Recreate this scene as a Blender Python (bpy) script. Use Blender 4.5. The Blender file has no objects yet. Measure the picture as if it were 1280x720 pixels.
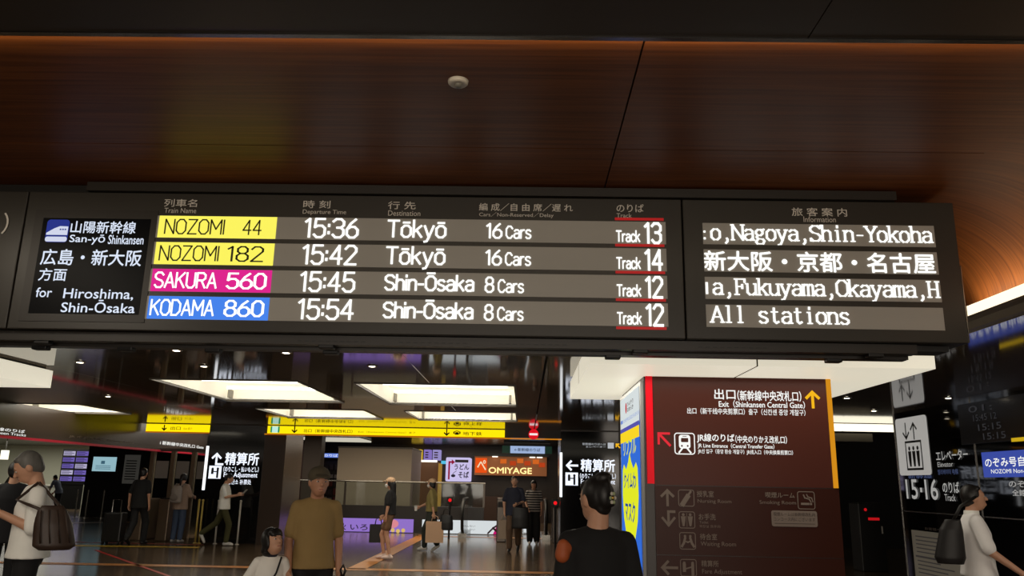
import bpy, bmesh, math, random
from mathutils import Vector, Matrix
random.seed(7)
SC = bpy.context.scene
COL = SC.collection
R = math.radians

# ------------------------------------------------------------------ camera, world, exposure, big lights
cam_d = bpy.data.cameras.new('camera'); cam = bpy.data.objects.new('camera', cam_d); COL.objects.link(cam)
cam_d.sensor_width = 36.0; cam_d.lens = 28.125; cam_d.clip_start = 0.05; cam_d.clip_end = 200
cam.matrix_world = (Matrix.Translation((0, 0, 1.55)) @ Matrix.Rotation(R(1.15), 4, 'Z')
                    @ Matrix.Rotation(R(90 + 13.7), 4, 'X') @ Matrix.Rotation(R(1.1), 4, 'Z'))
SC.camera = cam
w = bpy.data.worlds.new('world'); SC.world = w; w.use_nodes = True
w.node_tree.nodes['Background'].inputs[0].default_value = (1.0, 0.86, 0.72, 1)
w.node_tree.nodes['Background'].inputs[1].default_value = 0.04
SC.view_settings.view_transform = 'Standard'; SC.view_settings.look = 'None'
SC.view_settings.exposure = 0.0; SC.view_settings.gamma = 1.0; SC.view_settings.use_curve_mapping = False

def area(name, loc, sx, sy, power, col=(1, 0.9, 0.76), rot=(0, 0, 0)):
    d = bpy.data.lights.new(name, 'AREA'); d.shape = 'RECTANGLE'; d.size = sx; d.size_y = sy
    d.energy = power; d.color = col
    o = bpy.data.objects.new(name, d); COL.objects.link(o); o.location = loc; o.rotation_euler = rot
    return o
# added hall fill, unseen: behind the camera and out of frame at either side
area('hall_fill', (0, -4.5, 3.4), 5.0, 3.0, 130, (1, 0.86, 0.68))
area('hall_fill', (-4.6, 2.6, 3.6), 0.8, 2.5, 60, (1, 0.88, 0.72))
area('hall_fill', (5.2, 4.2, 2.8), 0.6, 2.0, 35, (1, 0.88, 0.72))
area('trim_glow_lamp', (-2.9, 3.485, 3.615), 11.6, 0.015, 8, (1, 0.8, 0.5), (R(90), 0, 0))
# broad unseen fill added behind the camera to light the board fronts
area('front_fill', (0, -9.0, 1.7), 12.0, 2.4, 480, (1, 0.88, 0.75), (R(90), 0, 0))
# tubes inside the recessed luminaires and light from the lit signs
for (x0, x1, y0, y1) in ((-5.15, -3.14, 10.9, 13.75), (-2.35, -0.17, 11.0, 13.9), (-5.15, -3.1, 15.35, 17.45), (-2.3, -0.2, 15.35, 17.4), (-10.6, -8.5, 15.2, 17.2)):
    area('recess_lamp', ((x0 + x1) / 2, (y0 + y1) / 2, 2.9), 1.6, 2.0, 24, (1, 0.93, 0.82))

# ------------------------------------------------------------------ materials
def lin(c):
    if isinstance(c, str):
        c = tuple(int(c[i:i + 2], 16) for i in (0, 2, 4))
    return tuple(((v / 255) / 12.92 if v / 255 <= 0.04045 else ((v / 255 + 0.055) / 1.055) ** 2.4) for v in c) + (1.0,)
MATS = {}
def mat(name, col, rough=0.5, metal=0.0, emit=0.0, ior=1.45, spec=0.5, noise=0.0, nscale=8.0, alpha=None, trans=0.0, stretch=(1, 1, 1)):
    if name in MATS: return MATS[name]
    m = bpy.data.materials.new(name); m.use_nodes = True
    nt = m.node_tree; b = nt.nodes['Principled BSDF']; c = lin(col)
    b.inputs['Base Color'].default_value = c
    b.inputs['Roughness'].default_value = rough; b.inputs['Metallic'].default_value = metal
    b.inputs['IOR'].default_value = ior; b.inputs['Specular IOR Level'].default_value = spec
    if trans: b.inputs['Transmission Weight'].default_value = trans
    if emit:
        b.inputs['Emission Color'].default_value = c; b.inputs['Emission Strength'].default_value = emit
    if noise:
        tc = nt.nodes.new('ShaderNodeTexCoord'); mp = nt.nodes.new('ShaderNodeMapping'); n = nt.nodes.new('ShaderNodeTexNoise')
        mp.inputs['Scale'].default_value = stretch; n.inputs['Scale'].default_value = nscale; n.inputs['Detail'].default_value = 4
        mx = nt.nodes.new('ShaderNodeMix'); mx.data_type = 'RGBA'
        mx.inputs[6].default_value = tuple(v * (1 - noise) for v in c[:3]) + (1,); mx.inputs[7].default_value = tuple(min(1, v * (1 + noise)) for v in c[:3]) + (1,)
        nt.links.new(tc.outputs['Object'], mp.inputs[0]); nt.links.new(mp.outputs[0], n.inputs[0])
        nt.links.new(n.outputs[0], mx.inputs[0]); nt.links.new(mx.outputs[2], b.inputs['Base Color'])
    MATS[name] = m
    return m
def glow(name, col, s=1.0):
    if name in MATS: return MATS[name]
    m = bpy.data.materials.new(name); m.use_nodes = True; nt = m.node_tree
    nt.nodes.remove(nt.nodes['Principled BSDF']); e = nt.nodes.new('ShaderNodeEmission')
    e.inputs[0].default_value = lin(col); e.inputs[1].default_value = s
    nt.links.new(e.outputs[0], nt.nodes['Material Output'].inputs[0]); MATS[name] = m
    return m
def glass(name='clear_glass', tint=(0.8, 0.85, 0.85)):
    if name in MATS: return MATS[name]
    m = bpy.data.materials.new(name); m.use_nodes = True; nt = m.node_tree
    nt.nodes.remove(nt.nodes['Principled BSDF'])
    t = nt.nodes.new('ShaderNodeBsdfTransparent'); t.inputs[0].default_value = tint + (1,)
    g = nt.nodes.new('ShaderNodeBsdfGlossy'); g.inputs['Roughness'].default_value = 0.05
    f = nt.nodes.new('ShaderNodeFresnel'); f.inputs[0].default_value = 1.45
    mx = nt.nodes.new('ShaderNodeMixShader'); nt.links.new(f.outputs[0], mx.inputs[0])
    nt.links.new(t.outputs[0], mx.inputs[1]); nt.links.new(g.outputs[0], mx.inputs[2])
    nt.links.new(mx.outputs[0], nt.nodes['Material Output'].inputs[0]); MATS[name] = m
    return m
def wood_mat(name='veneer', rough=0.43, spec=0.2):
    m = mat(name, (96, 48, 24), rough, spec=spec)
    nt = m.node_tree; b = nt.nodes['Principled BSDF']
    tc = nt.nodes.new('ShaderNodeTexCoord'); mp = nt.nodes.new('ShaderNodeMapping'); mp.inputs['Scale'].default_value = (0.25, 9, 0.25)
    n = nt.nodes.new('ShaderNodeTexNoise'); n.inputs['Scale'].default_value = 4; n.inputs['Detail'].default_value = 8; n.inputs['Distortion'].default_value = 0.6
    cr = nt.nodes.new('ShaderNodeValToRGB')
    cr.color_ramp.elements[0].position = 0.35; cr.color_ramp.elements[0].color = lin((90, 47, 20))
    cr.color_ramp.elements[1].position = 0.68; cr.color_ramp.elements[1].color = lin((120, 68, 31))
    nt.links.new(tc.outputs['Object'], mp.inputs[0]); nt.links.new(mp.outputs[0], n.inputs[0]); nt.links.new(n.outputs[0], cr.inputs[0])
    nt.links.new(cr.outputs[0], b.inputs['Base Color'])
    bp = nt.nodes.new('ShaderNodeBump'); bp.inputs['Strength'].default_value = 0.06; bp.inputs['Distance'].default_value = 0.004
    nt.links.new(n.outputs[0], bp.inputs['Height']); nt.links.new(bp.outputs[0], b.inputs['Normal'])
    return m
def floor_mat():
    m = mat('stone_floor', (92, 78, 62), 0.17, spec=0.5, ior=1.5)
    nt = m.node_tree; b = nt.nodes['Principled BSDF']
    tc = nt.nodes.new('ShaderNodeTexCoord'); br = nt.nodes.new('ShaderNodeTexBrick')
    br.inputs['Scale'].default_value = 1.0; br.inputs['Brick Width'].default_value = 1.2; br.inputs['Row Height'].default_value = 0.3
    br.inputs['Mortar Size'].default_value = 0.006; br.inputs['Bias'].default_value = 0.0; br.offset = 0.5
    br.inputs['Color1'].default_value = lin((112, 94, 74)); br.inputs['Color2'].default_value = lin((84, 69, 53)); br.inputs['Mortar'].default_value = lin((40, 32, 26))
    n = nt.nodes.new('ShaderNodeTexNoise'); n.inputs['Scale'].default_value = 3.0; n.inputs['Detail'].default_value = 6
    mp = nt.nodes.new('ShaderNodeMapping'); mp.inputs['Scale'].default_value = (1, 5, 1)
    mx = nt.nodes.new('ShaderNodeMix'); mx.data_type = 'RGBA'; mx.blend_type = 'MULTIPLY'; mx.inputs[0].default_value = 0.7
    cr = nt.nodes.new('ShaderNodeValToRGB'); cr.color_ramp.elements[0].position = 0.35; cr.color_ramp.elements[0].color = (0.35, 0.33, 0.3, 1); cr.color_ramp.elements[1].position = 0.62
    nt.links.new(tc.outputs['Object'], br.inputs[0]); nt.links.new(tc.outputs['Object'], mp.inputs[0]); nt.links.new(mp.outputs[0], n.inputs[0])
    nt.links.new(n.outputs[0], cr.inputs[0]); nt.links.new(br.outputs[0], mx.inputs[6]); nt.links.new(cr.outputs[0], mx.inputs[7])
    nt.links.new(mx.outputs[2], b.inputs['Base Color'])
    return m
WOOD = wood_mat(); FLOOR = floor_mat()
CEIL = mat('gloss_ceiling', (116, 104, 90), 0.06, ior=1.55, spec=0.5)
CEILN = mat('matt_dark_panel', (58, 48, 38), 0.5, noise=0.08, nscale=3)
STEEL = mat('steel', (150, 148, 142), 0.25, metal=1.0)
BRUSH = mat('dark_steel', (90, 84, 78), 0.3, metal=1.0)
BLACKGL = mat('black_glass_wall', (14, 14, 15), 0.04, ior=1.5, spec=0.5)
BLACK = mat('black_paint', (22, 21, 20), 0.45)
DARK = mat('dark_wall_paint', (40, 35, 32), 0.5, noise=0.1, nscale=2)
SIGNF = mat('board_face', (56, 53, 48), 0.32, spec=0.5)
SIGNB = mat('board_body', (46, 42, 38), 0.38)
LEDP = mat('led_panel', (172, 169, 162), 0.38, noise=0.06, nscale=1.2, stretch=(1, 1, 6))
GREYL = mat('print_grey', (225, 220, 210), 0.6)
DIM = mat('print_dim', (122, 108, 98), 0.6)
WHITE_E = glow('white_led', (255, 255, 250), 1.25)
WHITE_S = glow('white_sign_light', (250, 250, 246), 1.0)

# ------------------------------------------------------------------ mesh builder
class MB:
    def __init__(s): s.v = []; s.f = []; s.mi = []; s.cur = 0
    def add(s, vs, fs):
        o = len(s.v); s.v += [tuple(p) for p in vs]; s.f += [tuple(i + o for i in f) for f in fs]; s.mi += [s.cur] * len(fs); return s
    def box(s, x0, x1, y0, y1, z0, z1):
        return s.add([(x0, y0, z0), (x1, y0, z0), (x1, y1, z0), (x0, y1, z0), (x0, y0, z1), (x1, y0, z1), (x1, y1, z1), (x0, y1, z1)],
                     [(0, 3, 2, 1), (4, 5, 6, 7), (0, 1, 5, 4), (1, 2, 6, 5), (2, 3, 7, 6), (3, 0, 4, 7)])
    def prism(s, pts, d):
        """pts: planar loop of Vectors, d: extrusion vector"""
        n = len(pts); d = Vector(d); a = [Vector(p) for p in pts]
        return s.add(a + [p + d for p in a], [tuple(range(n))[::-1], tuple(range(n, 2 * n))] + [(i, (i + 1) % n, n + (i + 1) % n, n + i) for i in range(n)])
    def cyl(s, p0, p1, r0, r1=None, n=16):
        r1 = r0 if r1 is None else r1; p0 = Vector(p0); p1 = Vector(p1); ax = (p1 - p0).normalized()
        u = ax.orthogonal().normalized(); v = ax.cross(u)
        ring = lambda p, r: [p + (u * math.cos(2 * math.pi * i / n) + v * math.sin(2 * math.pi * i / n)) * r for i in range(n)]
        return s.add(ring(p0, r0) + ring(p1, r1), [(i, (i + 1) % n, n + (i + 1) % n, n + i) for i in range(n)] + [tuple(range(n))[::-1], tuple(range(n, 2 * n))])
    def tube(s, pts, r, n=8):
        pts = [Vector(p) for p in pts]; vs = []; m = len(pts); u = None
        for i, p in enumerate(pts):
            t = (pts[min(i + 1, m - 1)] - pts[max(i - 1, 0)]).normalized()
            u = t.orthogonal().normalized() if u is None else (u - t * u.dot(t)).normalized()
            w_ = t.cross(u); vs += [p + (u * math.cos(2 * math.pi * k / n) + w_ * math.sin(2 * math.pi * k / n)) * r for k in range(n)]
        fs = [(i * n + k, i * n + (k + 1) % n, (i + 1) * n + (k + 1) % n, (i + 1) * n + k) for i in range(m - 1) for k in range(n)]
        return s.add(vs, fs + [tuple(range(n))[::-1], tuple(range((m - 1) * n, m * n))])
    def lathe(s, c, prof, n=24):
        c = Vector(c); vs = []; m = len(prof)
        for (r, z) in prof: vs += [c + Vector((r * math.cos(2 * math.pi * k / n), r * math.sin(2 * math.pi * k / n), z)) for k in range(n)]
        fs = [(i * n + k, i * n + (k + 1) % n, (i + 1) * n + (k + 1) % n, (i + 1) * n + k) for i in range(m - 1) for k in range(n)]
        return s.add(vs, fs + [tuple(range(n))[::-1], tuple(range((m - 1) * n, m * n))])
    def sphere(s, c, rx, ry, rz, M=None, n=14, m=9):
        vs = []; c = Vector(c)
        for i in range(m + 1):
            th = math.pi * i / m
            for k in range(n):
                p = Vector((rx * math.sin(th) * math.cos(2 * math.pi * k / n), ry * math.sin(th) * math.sin(2 * math.pi * k / n), rz * math.cos(th)))
                vs.append(c + (M @ p if M else p))
        return s.add(vs, [(i * n + k, (i + 1) * n + k, (i + 1) * n + (k + 1) % n, i * n + (k + 1) % n) for i in range(m) for k in range(n)])
    def build(s, name, material, parent=None, smooth=False, bevel=0.0):
        me = bpy.data.meshes.new(name); me.from_pydata(s.v, [], s.f)
        ms = material if isinstance(material, (list, tuple)) else [material]
        for m in ms: me.materials.append(m)
        if len(ms) > 1: me.polygons.foreach_set('material_index', s.mi)
        if smooth: me.polygons.foreach_set('use_smooth', [True] * len(me.polygons))
        me.update(); o = bpy.data.objects.new(name, me); COL.objects.link(o)
        if parent is not None:
            o.parent = parent; o.location = -parent.location if not parent.get('_local') else (0, 0, 0)
            if parent.parent is not None and parent.type == 'MESH': o.location = (0, 0, 0)
        if bevel:
            b = o.modifiers.new('bevel', 'BEVEL'); b.width = bevel; b.segments = 2; b.limit_method = 'ANGLE'
        return o
def tag(o, label, cat, group=None):
    o['label'] = label; o['category'] = cat
    if group: o['group'] = group
    return o
def thing(name, label, cat, loc, group=None):
    o = bpy.data.objects.new(name, None); COL.objects.link(o); o.location = loc; o.empty_display_size = 0.1
    return tag(o, label, cat, group)
def struct(name, mb, m):
    o = mb.build(name, m); o['kind'] = 'structure'; return o

# ------------------------------------------------------------------ lettering
FCACHE = {}
def font_tris(text):
    """outline glyph mesh of a string, as (verts, faces) in unit text size"""
    if text in FCACHE: return FCACHE[text]
    c = bpy.data.curves.new('t', 'FONT'); c.body = text; c.size = 1.0; c.resolution_u = 3
    o = bpy.data.objects.new('t', c); COL.objects.link(o)
    dg = bpy.context.evaluated_depsgraph_get(); me = bpy.data.meshes.new_from_object(o.evaluated_get(dg))
    r = ([(v.co.x, v.co.y) for v in me.vertices], [tuple(p.vertices) for p in me.polygons])
    bpy.data.objects.remove(o); bpy.data.meshes.remove(me); bpy.data.curves.remove(c); FCACHE[text] = r
    return r
G = {  # narrow lamp-matrix letters: width, strokes (cap height 10)
 'N': (5.6, '0,0 0,10 5.6,0 5.6,10'), 'O': (5.8, '1.7,0 4.1,0 5.8,2.2 5.8,7.8 4.1,10 1.7,10 0,7.8 0,2.2 1.7,0'), 'Z': (5.4, '0,10 5.4,10 0,0 5.4,0'),
 'M': (6.6, '0,0 0,10 3.3,3.4 6.6,10 6.6,0'), 'I': (0.2, '0.1,0 0.1,10'), 'A': (5.8, '0,0 2.9,10 5.8,0|1,3.3 4.8,3.3'),
 'S': (5.2, '5.2,8.4 3.8,10 1.4,10 0,8.6 0,6.9 1.2,5.6 4,4.6 5.2,3.3 5.2,1.5 3.9,0 1.3,0 0,1.6'), 'K': (5.4, '0,0 0,10|5.2,10 0,4.2|1.8,6 5.4,0'),
 'U': (5.4, '0,10 0,1.9 1.5,0 3.9,0 5.4,1.9 5.4,10'), 'R': (5.4, '0,0 0,10 3.8,10 5.3,8.6 5.3,6.4 3.8,5 0,5|2.8,5 5.4,0'),
 'D': (5.6, '0,0 0,10 3.4,10 5.6,7.4 5.6,2.6 3.4,0 0,0'), 'T': (5.6, '0,10 5.6,10|2.8,10 2.8,0'), 'C': (5.2, '5.2,8 3.8,10 1.6,10 0,7.6 0,2.4 1.6,0 3.8,0 5.2,2'),
 '0': (4.8, '1.5,0 3.3,0 4.8,2 4.8,8 3.3,10 1.5,10 0,8 0,2 1.5,0'), '1': (2.6, '0.2,8.3 2,10 2,0'), '2': (4.8, '0,8.2 1.3,10 3.5,10 4.8,8.6 4.8,6.8 0,0 4.9,0'),
 '3': (4.8, '0,8.6 1.3,10 3.5,10 4.8,8.6 4.8,6.6 3.5,5.3 1.8,5.3|3.5,5.3 4.8,4 4.8,1.5 3.5,0 1.3,0 0,1.5'), '4': (5, '3.7,0 3.7,10 0,3 5,3'),
 '5': (4.8, '4.6,10 0.6,10 0.3,5.4 1.6,6.3 3.5,6.3 4.8,4.9 4.8,1.6 3.5,0 1.3,0 0,1.5'), '6': (4.8, '3.8,10 1.6,7.6 0,4.4 0,1.7 1.4,0 3.4,0 4.8,1.7 4.8,4.2 3.4,5.8 1.6,5.8 0.2,4.6'),
 '8': (4.8, '1.4,5.3 0.3,6.6 0.3,8.6 1.5,10 3.3,10 4.5,8.6 4.5,6.6 3.4,5.3 1.4,5.3 0,3.8 0,1.5 1.4,0 3.4,0 4.8,1.5 4.8,3.8 3.4,5.3'),
 'a': (4.3, '0.3,6 1.3,7 3.1,7 4.3,5.8 4.3,0|4.3,4.2 1.3,3.9 0,2.8 0,1.1 1.1,0 2.9,0 4.3,1.4'), 'k': (4.1, '0,0 0,10.4|3.9,7 0,3|1.4,4.4 4.1,0'),
 'y': (4.6, '0,7 2.3,0|4.6,7 2.3,0 1.3,-2.5 0,-2.8'), 'h': (4.2, '0,0 0,10.4|0,5.4 1.4,7 3.1,7 4.2,5.8 4.2,0'), 'i': (0.2, '0.1,0 0.1,7|0.1,9 0.1,10.2'),
 'n': (4.2, '0,0 0,7|0,5.4 1.4,7 3.1,7 4.2,5.8 4.2,0'), 'o': (4.6, '1.4,0 3.2,0 4.6,1.6 4.6,5.4 3.2,7 1.4,7 0,5.4 0,1.6 1.4,0'), 's': (3.9, '3.8,6 2.9,7 1.1,7 0.1,6.1 0.1,4.9 1,4 2.9,3.2 3.9,2.3 3.9,1 2.8,0 1,0 0,1'),
 'r': (2.8, '0,0 0,7|0,5 1.4,6.9 2.8,7'), 'c': (4, '4,5.7 3,7 1.4,7 0,5.4 0,1.6 1.4,0 3,0 4,1.3'), '-': (3, '0,4 3,4'), ':': (0.6, '0.3,6 0.3,7|0.3,2 0.3,3'), ' ': (2.6, ''),
 # bookish letters used only by the scrolling lines
 'g': (4.6, '1.2,3.2 0.2,4.4 0.2,5.8 1.3,7 2.7,7 3.8,5.8 3.8,4.4 2.7,3.2 1.2,3.2 0.4,2 1.2,1 3.8,0.7 4.6,-0.6 3.8,-2.4 0.8,-2.4 0,-1.2 1,0.4|3.4,6.6 4.6,7.2'),
 'u': (4.4, '0,7 0,1.4 1.2,0 2.8,0 4.4,1.6|4.4,7 4.4,0'), 'm': (5, '0,0 0,7|0,5.8 1,7 1.9,7 2.5,6.2 2.5,0|2.5,5.8 3.5,7 4.4,7 5,6.2 5,0'), 'l': (2.4, '1.2,0 1.2,10.4'),
 't': (3.6, '1.4,9.4 1.4,1.2 2.4,0 3.6,0.8'), ',': (1.2, '0.6,1 1,0.2 0.8,-1.2 0,-2.2'), 'Y': (5.6, '0,10 2.8,4.8 5.6,10|2.8,4.8 2.8,0'), 'F': (5, '0.6,0 0.6,10 5,10 5,8|0.6,5.2 3.6,5.2|3.6,6.4 3.6,4'), 'H': (5.6, '0.6,0 0.6,10|5,0 5,10|0.6,5.1 5,5.1'),
}
SERIF = {'N': '-0.8,10 0.6,10|-0.8,0 0.9,0|4.6,10 6.5,10', 'h': '-0.9,0 1,0|3.2,0 5.2,0|-0.9,10.4 0,10.4', 'i': '-1,0 1.2,0|-1,7 0.1,7', 'n': '-0.9,0 1,0|3.2,0 5.2,0|-0.9,7 0,7',
 'Y': '-0.8,10 1,10|4.6,10 6.4,10|1.8,0 3.8,0', 'k': '-0.9,0 1,0|3.2,0 5,0|-0.9,10.4 0,10.4|3,7 4.8,7', 'y': '-0.8,7 1,7|3.6,7 5.4,7', 'F': '-0.5,0 1.8,0|-0.5,10 0.6,10', 'u': '-0.9,7 0,7|3.4,7 4.4,7|4.4,0 5.2,0',
 'm': '-0.6,0 0.6,0|1.9,0 3.1,0|4.4,0 5.6,0|-0.6,7 0,7', 'H': '-0.4,0 1.6,0|4,0 6,0|-0.4,10 1.6,10|4,10 6,10', 'A': '-0.8,0 1,0|4.8,0 6.6,0', 'l': '0,0 2.4,0|0,10.4 1.2,10.4', 't': '0,7 3.2,7', 'r': '-0.8,0 0.8,0', 'a': '4.3,0 5.2,0', 'S': '5.2,8.4 5.2,10|0,0 0,1.6', 'O': '', 'K': '-0.8,0 1,0|-0.8,10 1,10'}
def parse(st): return [[tuple(map(float, p.split(','))) for p in pl.split()] for pl in st.split('|') if pl.strip()]
def stroke_text(text, wgt, serif=False, cell=None, gap=1.5):
    """strokes -> (verts2d, quads2d); serif text is monospaced"""
    V = []; Fq = []; x = 0.0
    for ch in text:
        macron = ch in 'Ōō'; base = {'Ō': 'O', 'ō': 'o'}.get(ch, ch)
        gw, st = G[base]; pls = parse(st)
        if macron: pls = pls + [[(0.7, 8.9 if base == 'o' else 12), (gw - 0.7, 8.9 if base == 'o' else 12)]]
        if macron and base == 'O': pls = [[(a, b * 0.96 if b < 11 else 11.7) for a, b in p] for p in pls]
        ox = x
        if serif: pls = pls + parse(SERIF.get(base, '')); ox = x + (cell - gw) / 2
        for pl in pls:
            for (ax, ay), (bx, by) in zip(pl[:-1], pl[1:]):
                dx, dy = bx - ax, by - ay; L = math.hypot(dx, dy) or 1e-6; ux, uy = dx / L, dy / L; h = wgt / 2
                if serif and abs(ux) > 0.93: h *= 0.6
                e = wgt * 0.32; q = [(ax - ux * e - uy * h, ay - uy * e + ux * h), (ax - ux * e + uy * h, ay - uy * e - ux * h), (bx + ux * e + uy * h, by + uy * e - ux * h), (bx + ux * e - uy * h, by + uy * e + ux * h)]
                n = len(V); V += [(ox + a, b) for a, b in q]; Fq.append((n, n + 1, n + 2, n + 3))
        x += cell if serif else gw + gap
    return V, Fq
def put(mb, plane, V, F, x0, x1, z0=None, z1=None, base=None, k=None, shear=0.0):
    """fit 2-D mesh into a box of the plane (or scale k in height from baseline)"""
    xs = [p[0] for p in V]; zs = [p[1] for p in V]; mnx, mxx, mnz, mxz = min(xs), max(xs), min(zs), max(zs)
    sx = (x1 - x0) / (mxx - mnx)
    if base is None: f = lambda z: z0 + (z - mnz) * (z1 - z0) / (mxz - mnz)
    else: f = lambda z: base + z * k
    mb.add([plane(x0 + (a - mnx) * sx + shear * (f(b) - (z0 or 0)), f(b)) for a, b in V], F)
def ftext(mb, plane, text, x0, x1, z0, z1, bold=0.0, shear=0.0):
    V, F = font_tris(text)
    h = max(p[1] for p in V) - min(p[1] for p in V); wd = max(p[0] for p in V) - min(p[0] for p in V)
    if bold:
        b = bold * h; sc = (x1 - x0) / wd / ((z1 - z0) / h); W = []; FF = []
        mnx = min(p[0] for p in V); mnz = min(p[1] for p in V); kx = (x1 - x0) / wd; kz = (z1 - z0) / h
        n = (plane(1, 0) - plane(0, 0)).cross(plane(0, 1) - plane(0, 0)).normalized()
        for i, (dx, dz) in enumerate(((-b / sc, 0), (b / sc, 0), (0, b), (0, -b))):
            mb.add([plane(x0 + (a + dx - mnx) * kx, z0 + (c + dz - mnz) * kz) + n * (.0004 * i) for a, c in V], F)
        return
    put(mb, plane, V, F, x0, x1, z0, z1, shear=shear)
def poly(mb, plane, pts):
    n = (plane(1, 0) - plane(0, 0)).cross(plane(0, 1) - plane(0, 0)).normalized() * (.00025 * (len(mb.f) % 6))   # overlapping strokes lie a hair apart
    mb.add([plane(a, b) + n for a, b in pts], [tuple(range(len(pts)))])
def rect(mb, plane, x0, x1, z0, z1): poly(mb, plane, [(x0, z0), (x1, z0), (x1, z1), (x0, z1)])
def circ(mb, plane, x, z, r, n=20, rz=None): poly(mb, plane, [(x + r * math.cos(2 * math.pi * i / n), z + (rz or r) * math.sin(2 * math.pi * i / n)) for i in range(n)])
def line(mb, plane, pts, wd):
    for (ax, az), (bx, bz) in zip(pts[:-1], pts[1:]):
        L = math.hypot(bx - ax, bz - az) or 1e-6; ux, uz = (bx - ax) / L, (bz - az) / L; h = wd / 2
        poly(mb, plane, [(ax - ux * h + uz * h, az - uz * h - ux * h), (bx + ux * h + uz * h, bz + uz * h - ux * h), (bx + ux * h - uz * h, bz + uz * h + ux * h), (ax - ux * h - uz * h, az - uz * h + ux * h)])
def rrect(x0, x1, z0, z1, r, n=5):
    out = []
    for cx, cz, a0 in ((x1 - r, z0 + r, -90), (x1 - r, z1 - r, 0), (x0 + r, z1 - r, 90), (x0 + r, z0 + r, 180)):
        out += [(cx + r * math.cos(R(a0 + 90 * i / n)), cz + r * math.sin(R(a0 + 90 * i / n))) for i in range(n + 1)]
    return out
def frame2d(mb, plane, x0, x1, z0, z1, r, t):
    a = rrect(x0, x1, z0, z1, r); b = rrect(x0 + t, x1 - t, z0 + t, z1 - t, max(r - t, 0.002)); n = len(a)
    mb.add([plane(*p) for p in a] + [plane(*p) for p in b], [(i, (i + 1) % n, n + (i + 1) % n, n + i) for i in range(n)])
def arrow2d(mb, plane, cx, cz, s, ang, wd):
    c, sn = math.cos(R(ang)), math.sin(R(ang)); t = lambda x, z: (cx + x * c - z * sn, cz + x * sn + z * c)
    line(mb, plane, [t(0, -s), t(0, s * 0.85)], wd); line(mb, plane, [t(-s * 0.75, s * 0.2), t(0, s * 0.92), t(s * 0.75, s * 0.2)], wd)
def YP(y): return lambda a, b: Vector((a, y, b))            # a plane facing the viewer, a = X
def XP(x): return lambda a, b: Vector((x, -a, b))           # a side plane seen from smaller X, a = -Y

# ------------------------------------------------------------------ structure
H1 = 2.85; HW = 3.65
struct('floor', MB().box(-30, 14, -14, 50, -0.1, 0), FLOOR)
fl = MB()
struct('ceiling', MB().box(-9, 0.545, 3.475, 4.795, HW, HW + .02).box(0.555, 2.9, 3.475, 4.795, HW, HW + .02).box(-9, 0.545, 4.803, 6.85, HW, HW + .02).box(0.555, 2.9, 4.803, 6.85, HW, HW + .02), WOOD)
cv = MB(); prof = [(2.9, HW)] + [(2.9 + 0.83 * math.sin(R(a)), 3.05 + 0.6 * math.cos(R(a))) for a in range(4, 93, 4)]
n_ = len(prof); cv.add([(x, y, z) for y in (3.475, 6.85) for x, z in prof], [(i, i + 1, n_ + i + 1, n_ + i) for i in range(n_ - 1)])
o = struct('ceiling', cv, WOOD); o.data.polygons.foreach_set('use_smooth', [True] * len(o.data.polygons))
struct('ceiling', MB().box(-9, 3.8, -14, 6.9, HW + .03, HW + .08), BLACK)                       # backing in the joints
struct('ceiling', MB().box(-9, 1.317, -14, 3.44, HW - .012, HW + .02).box(1.323, 3.2, -14, 3.44, HW - .012, HW + .02), CEILN)
struct('trim_1', MB().box(-9, 3.2, 3.44, 3.472, HW - .02, HW + .01), mat('trim_metal', (140, 138, 135), 0.22, metal=1.0))
struct('wall_coffer', MB().box(-9, 3.75, 6.85, 6.9, H1, HW + .02), DARK)
struct('trim_2', MB().box(3.68, 3.74, -2, 6.85, 2.86, 2.93), mat('cove_ledge', (150, 140, 125), 0.4))
# lower glossy ceiling with openings for the luminaires
holes = [(-5.15, -3.14, 10.9, 13.75), (-2.35, -0.17, 11.0, 13.9), (-5.15, -3.1, 15.35, 17.45), (-2.3, -0.2, 15.35, 17.4), (-10.6, -8.5, 15.2, 17.2)]
xs = sorted({-30, -5.915, -5.908, -1.318, -1.312, 0.20, 0.225, 11} | {h[0] for h in holes} | {h[1] for h in holes})
ys = sorted({6.9, 9.0, 20.35} | {h[2] for h in holes} | {h[3] for h in holes})
lc = MB()
for xa, xb in zip(xs[:-1], xs[1:]):
    if (xa, xb) in ((-5.915, -5.908), (-1.318, -1.312), (0.20, 0.225)): continue
    for ya, yb in zip(ys[:-1], ys[1:]):
        cx, cy = (xa + xb) / 2, (ya + yb) / 2
        if any(h[0] < cx < h[1] and h[2] < cy < h[3] for h in holes): continue
        lc.add([(xa, ya, H1), (xb, ya, H1), (xb, yb, H1), (xa, yb, H1)], [(0, 1, 2, 3)])
lc.box(3.74, 11, -14, 6.9, H1, H1 + .03).box(-30, -9, -14, 6.9, H1, H1 + .03)
struct('ceiling', lc, CEIL)
struct('ceiling', MB().box(-30, 11, 6.9, 20.4, 3.25, 3.3), BLACK)
struct('ceiling', MB().box(-30, 8, 20.4, 50, 3.05, 3.1), mat('far_ceiling', (48, 42, 36), 0.2, spec=0.5))
struct('wall_far_beam', MB().box(-9.6, 8, 20.36, 20.5, 2.66, 3.1), BLACK)
struct('trim_3', MB().box(-6.55, 0.9, 20.27, 20.36, 2.618, 2.642), glow('amber_edge', (214, 130, 24), 0.9))
struct('wall_right', MB().box(6.45, 6.6, 3.0, 14.3, 0, H1), BLACKGL)
wr = MB(); wr.box(6.438, 6.452, 3.0, 14.3, 1.205, 1.222)
for y in (11.8, 9.3, 14.28): wr.box(6.438, 6.452, y - .008, y + .008, 0, H1)
struct('trim_4', wr, STEEL)
struct('wall_corridor', MB().box(3.1, 11, 23.2, 23.4, 0, H1 + .3), BLACK)
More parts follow.
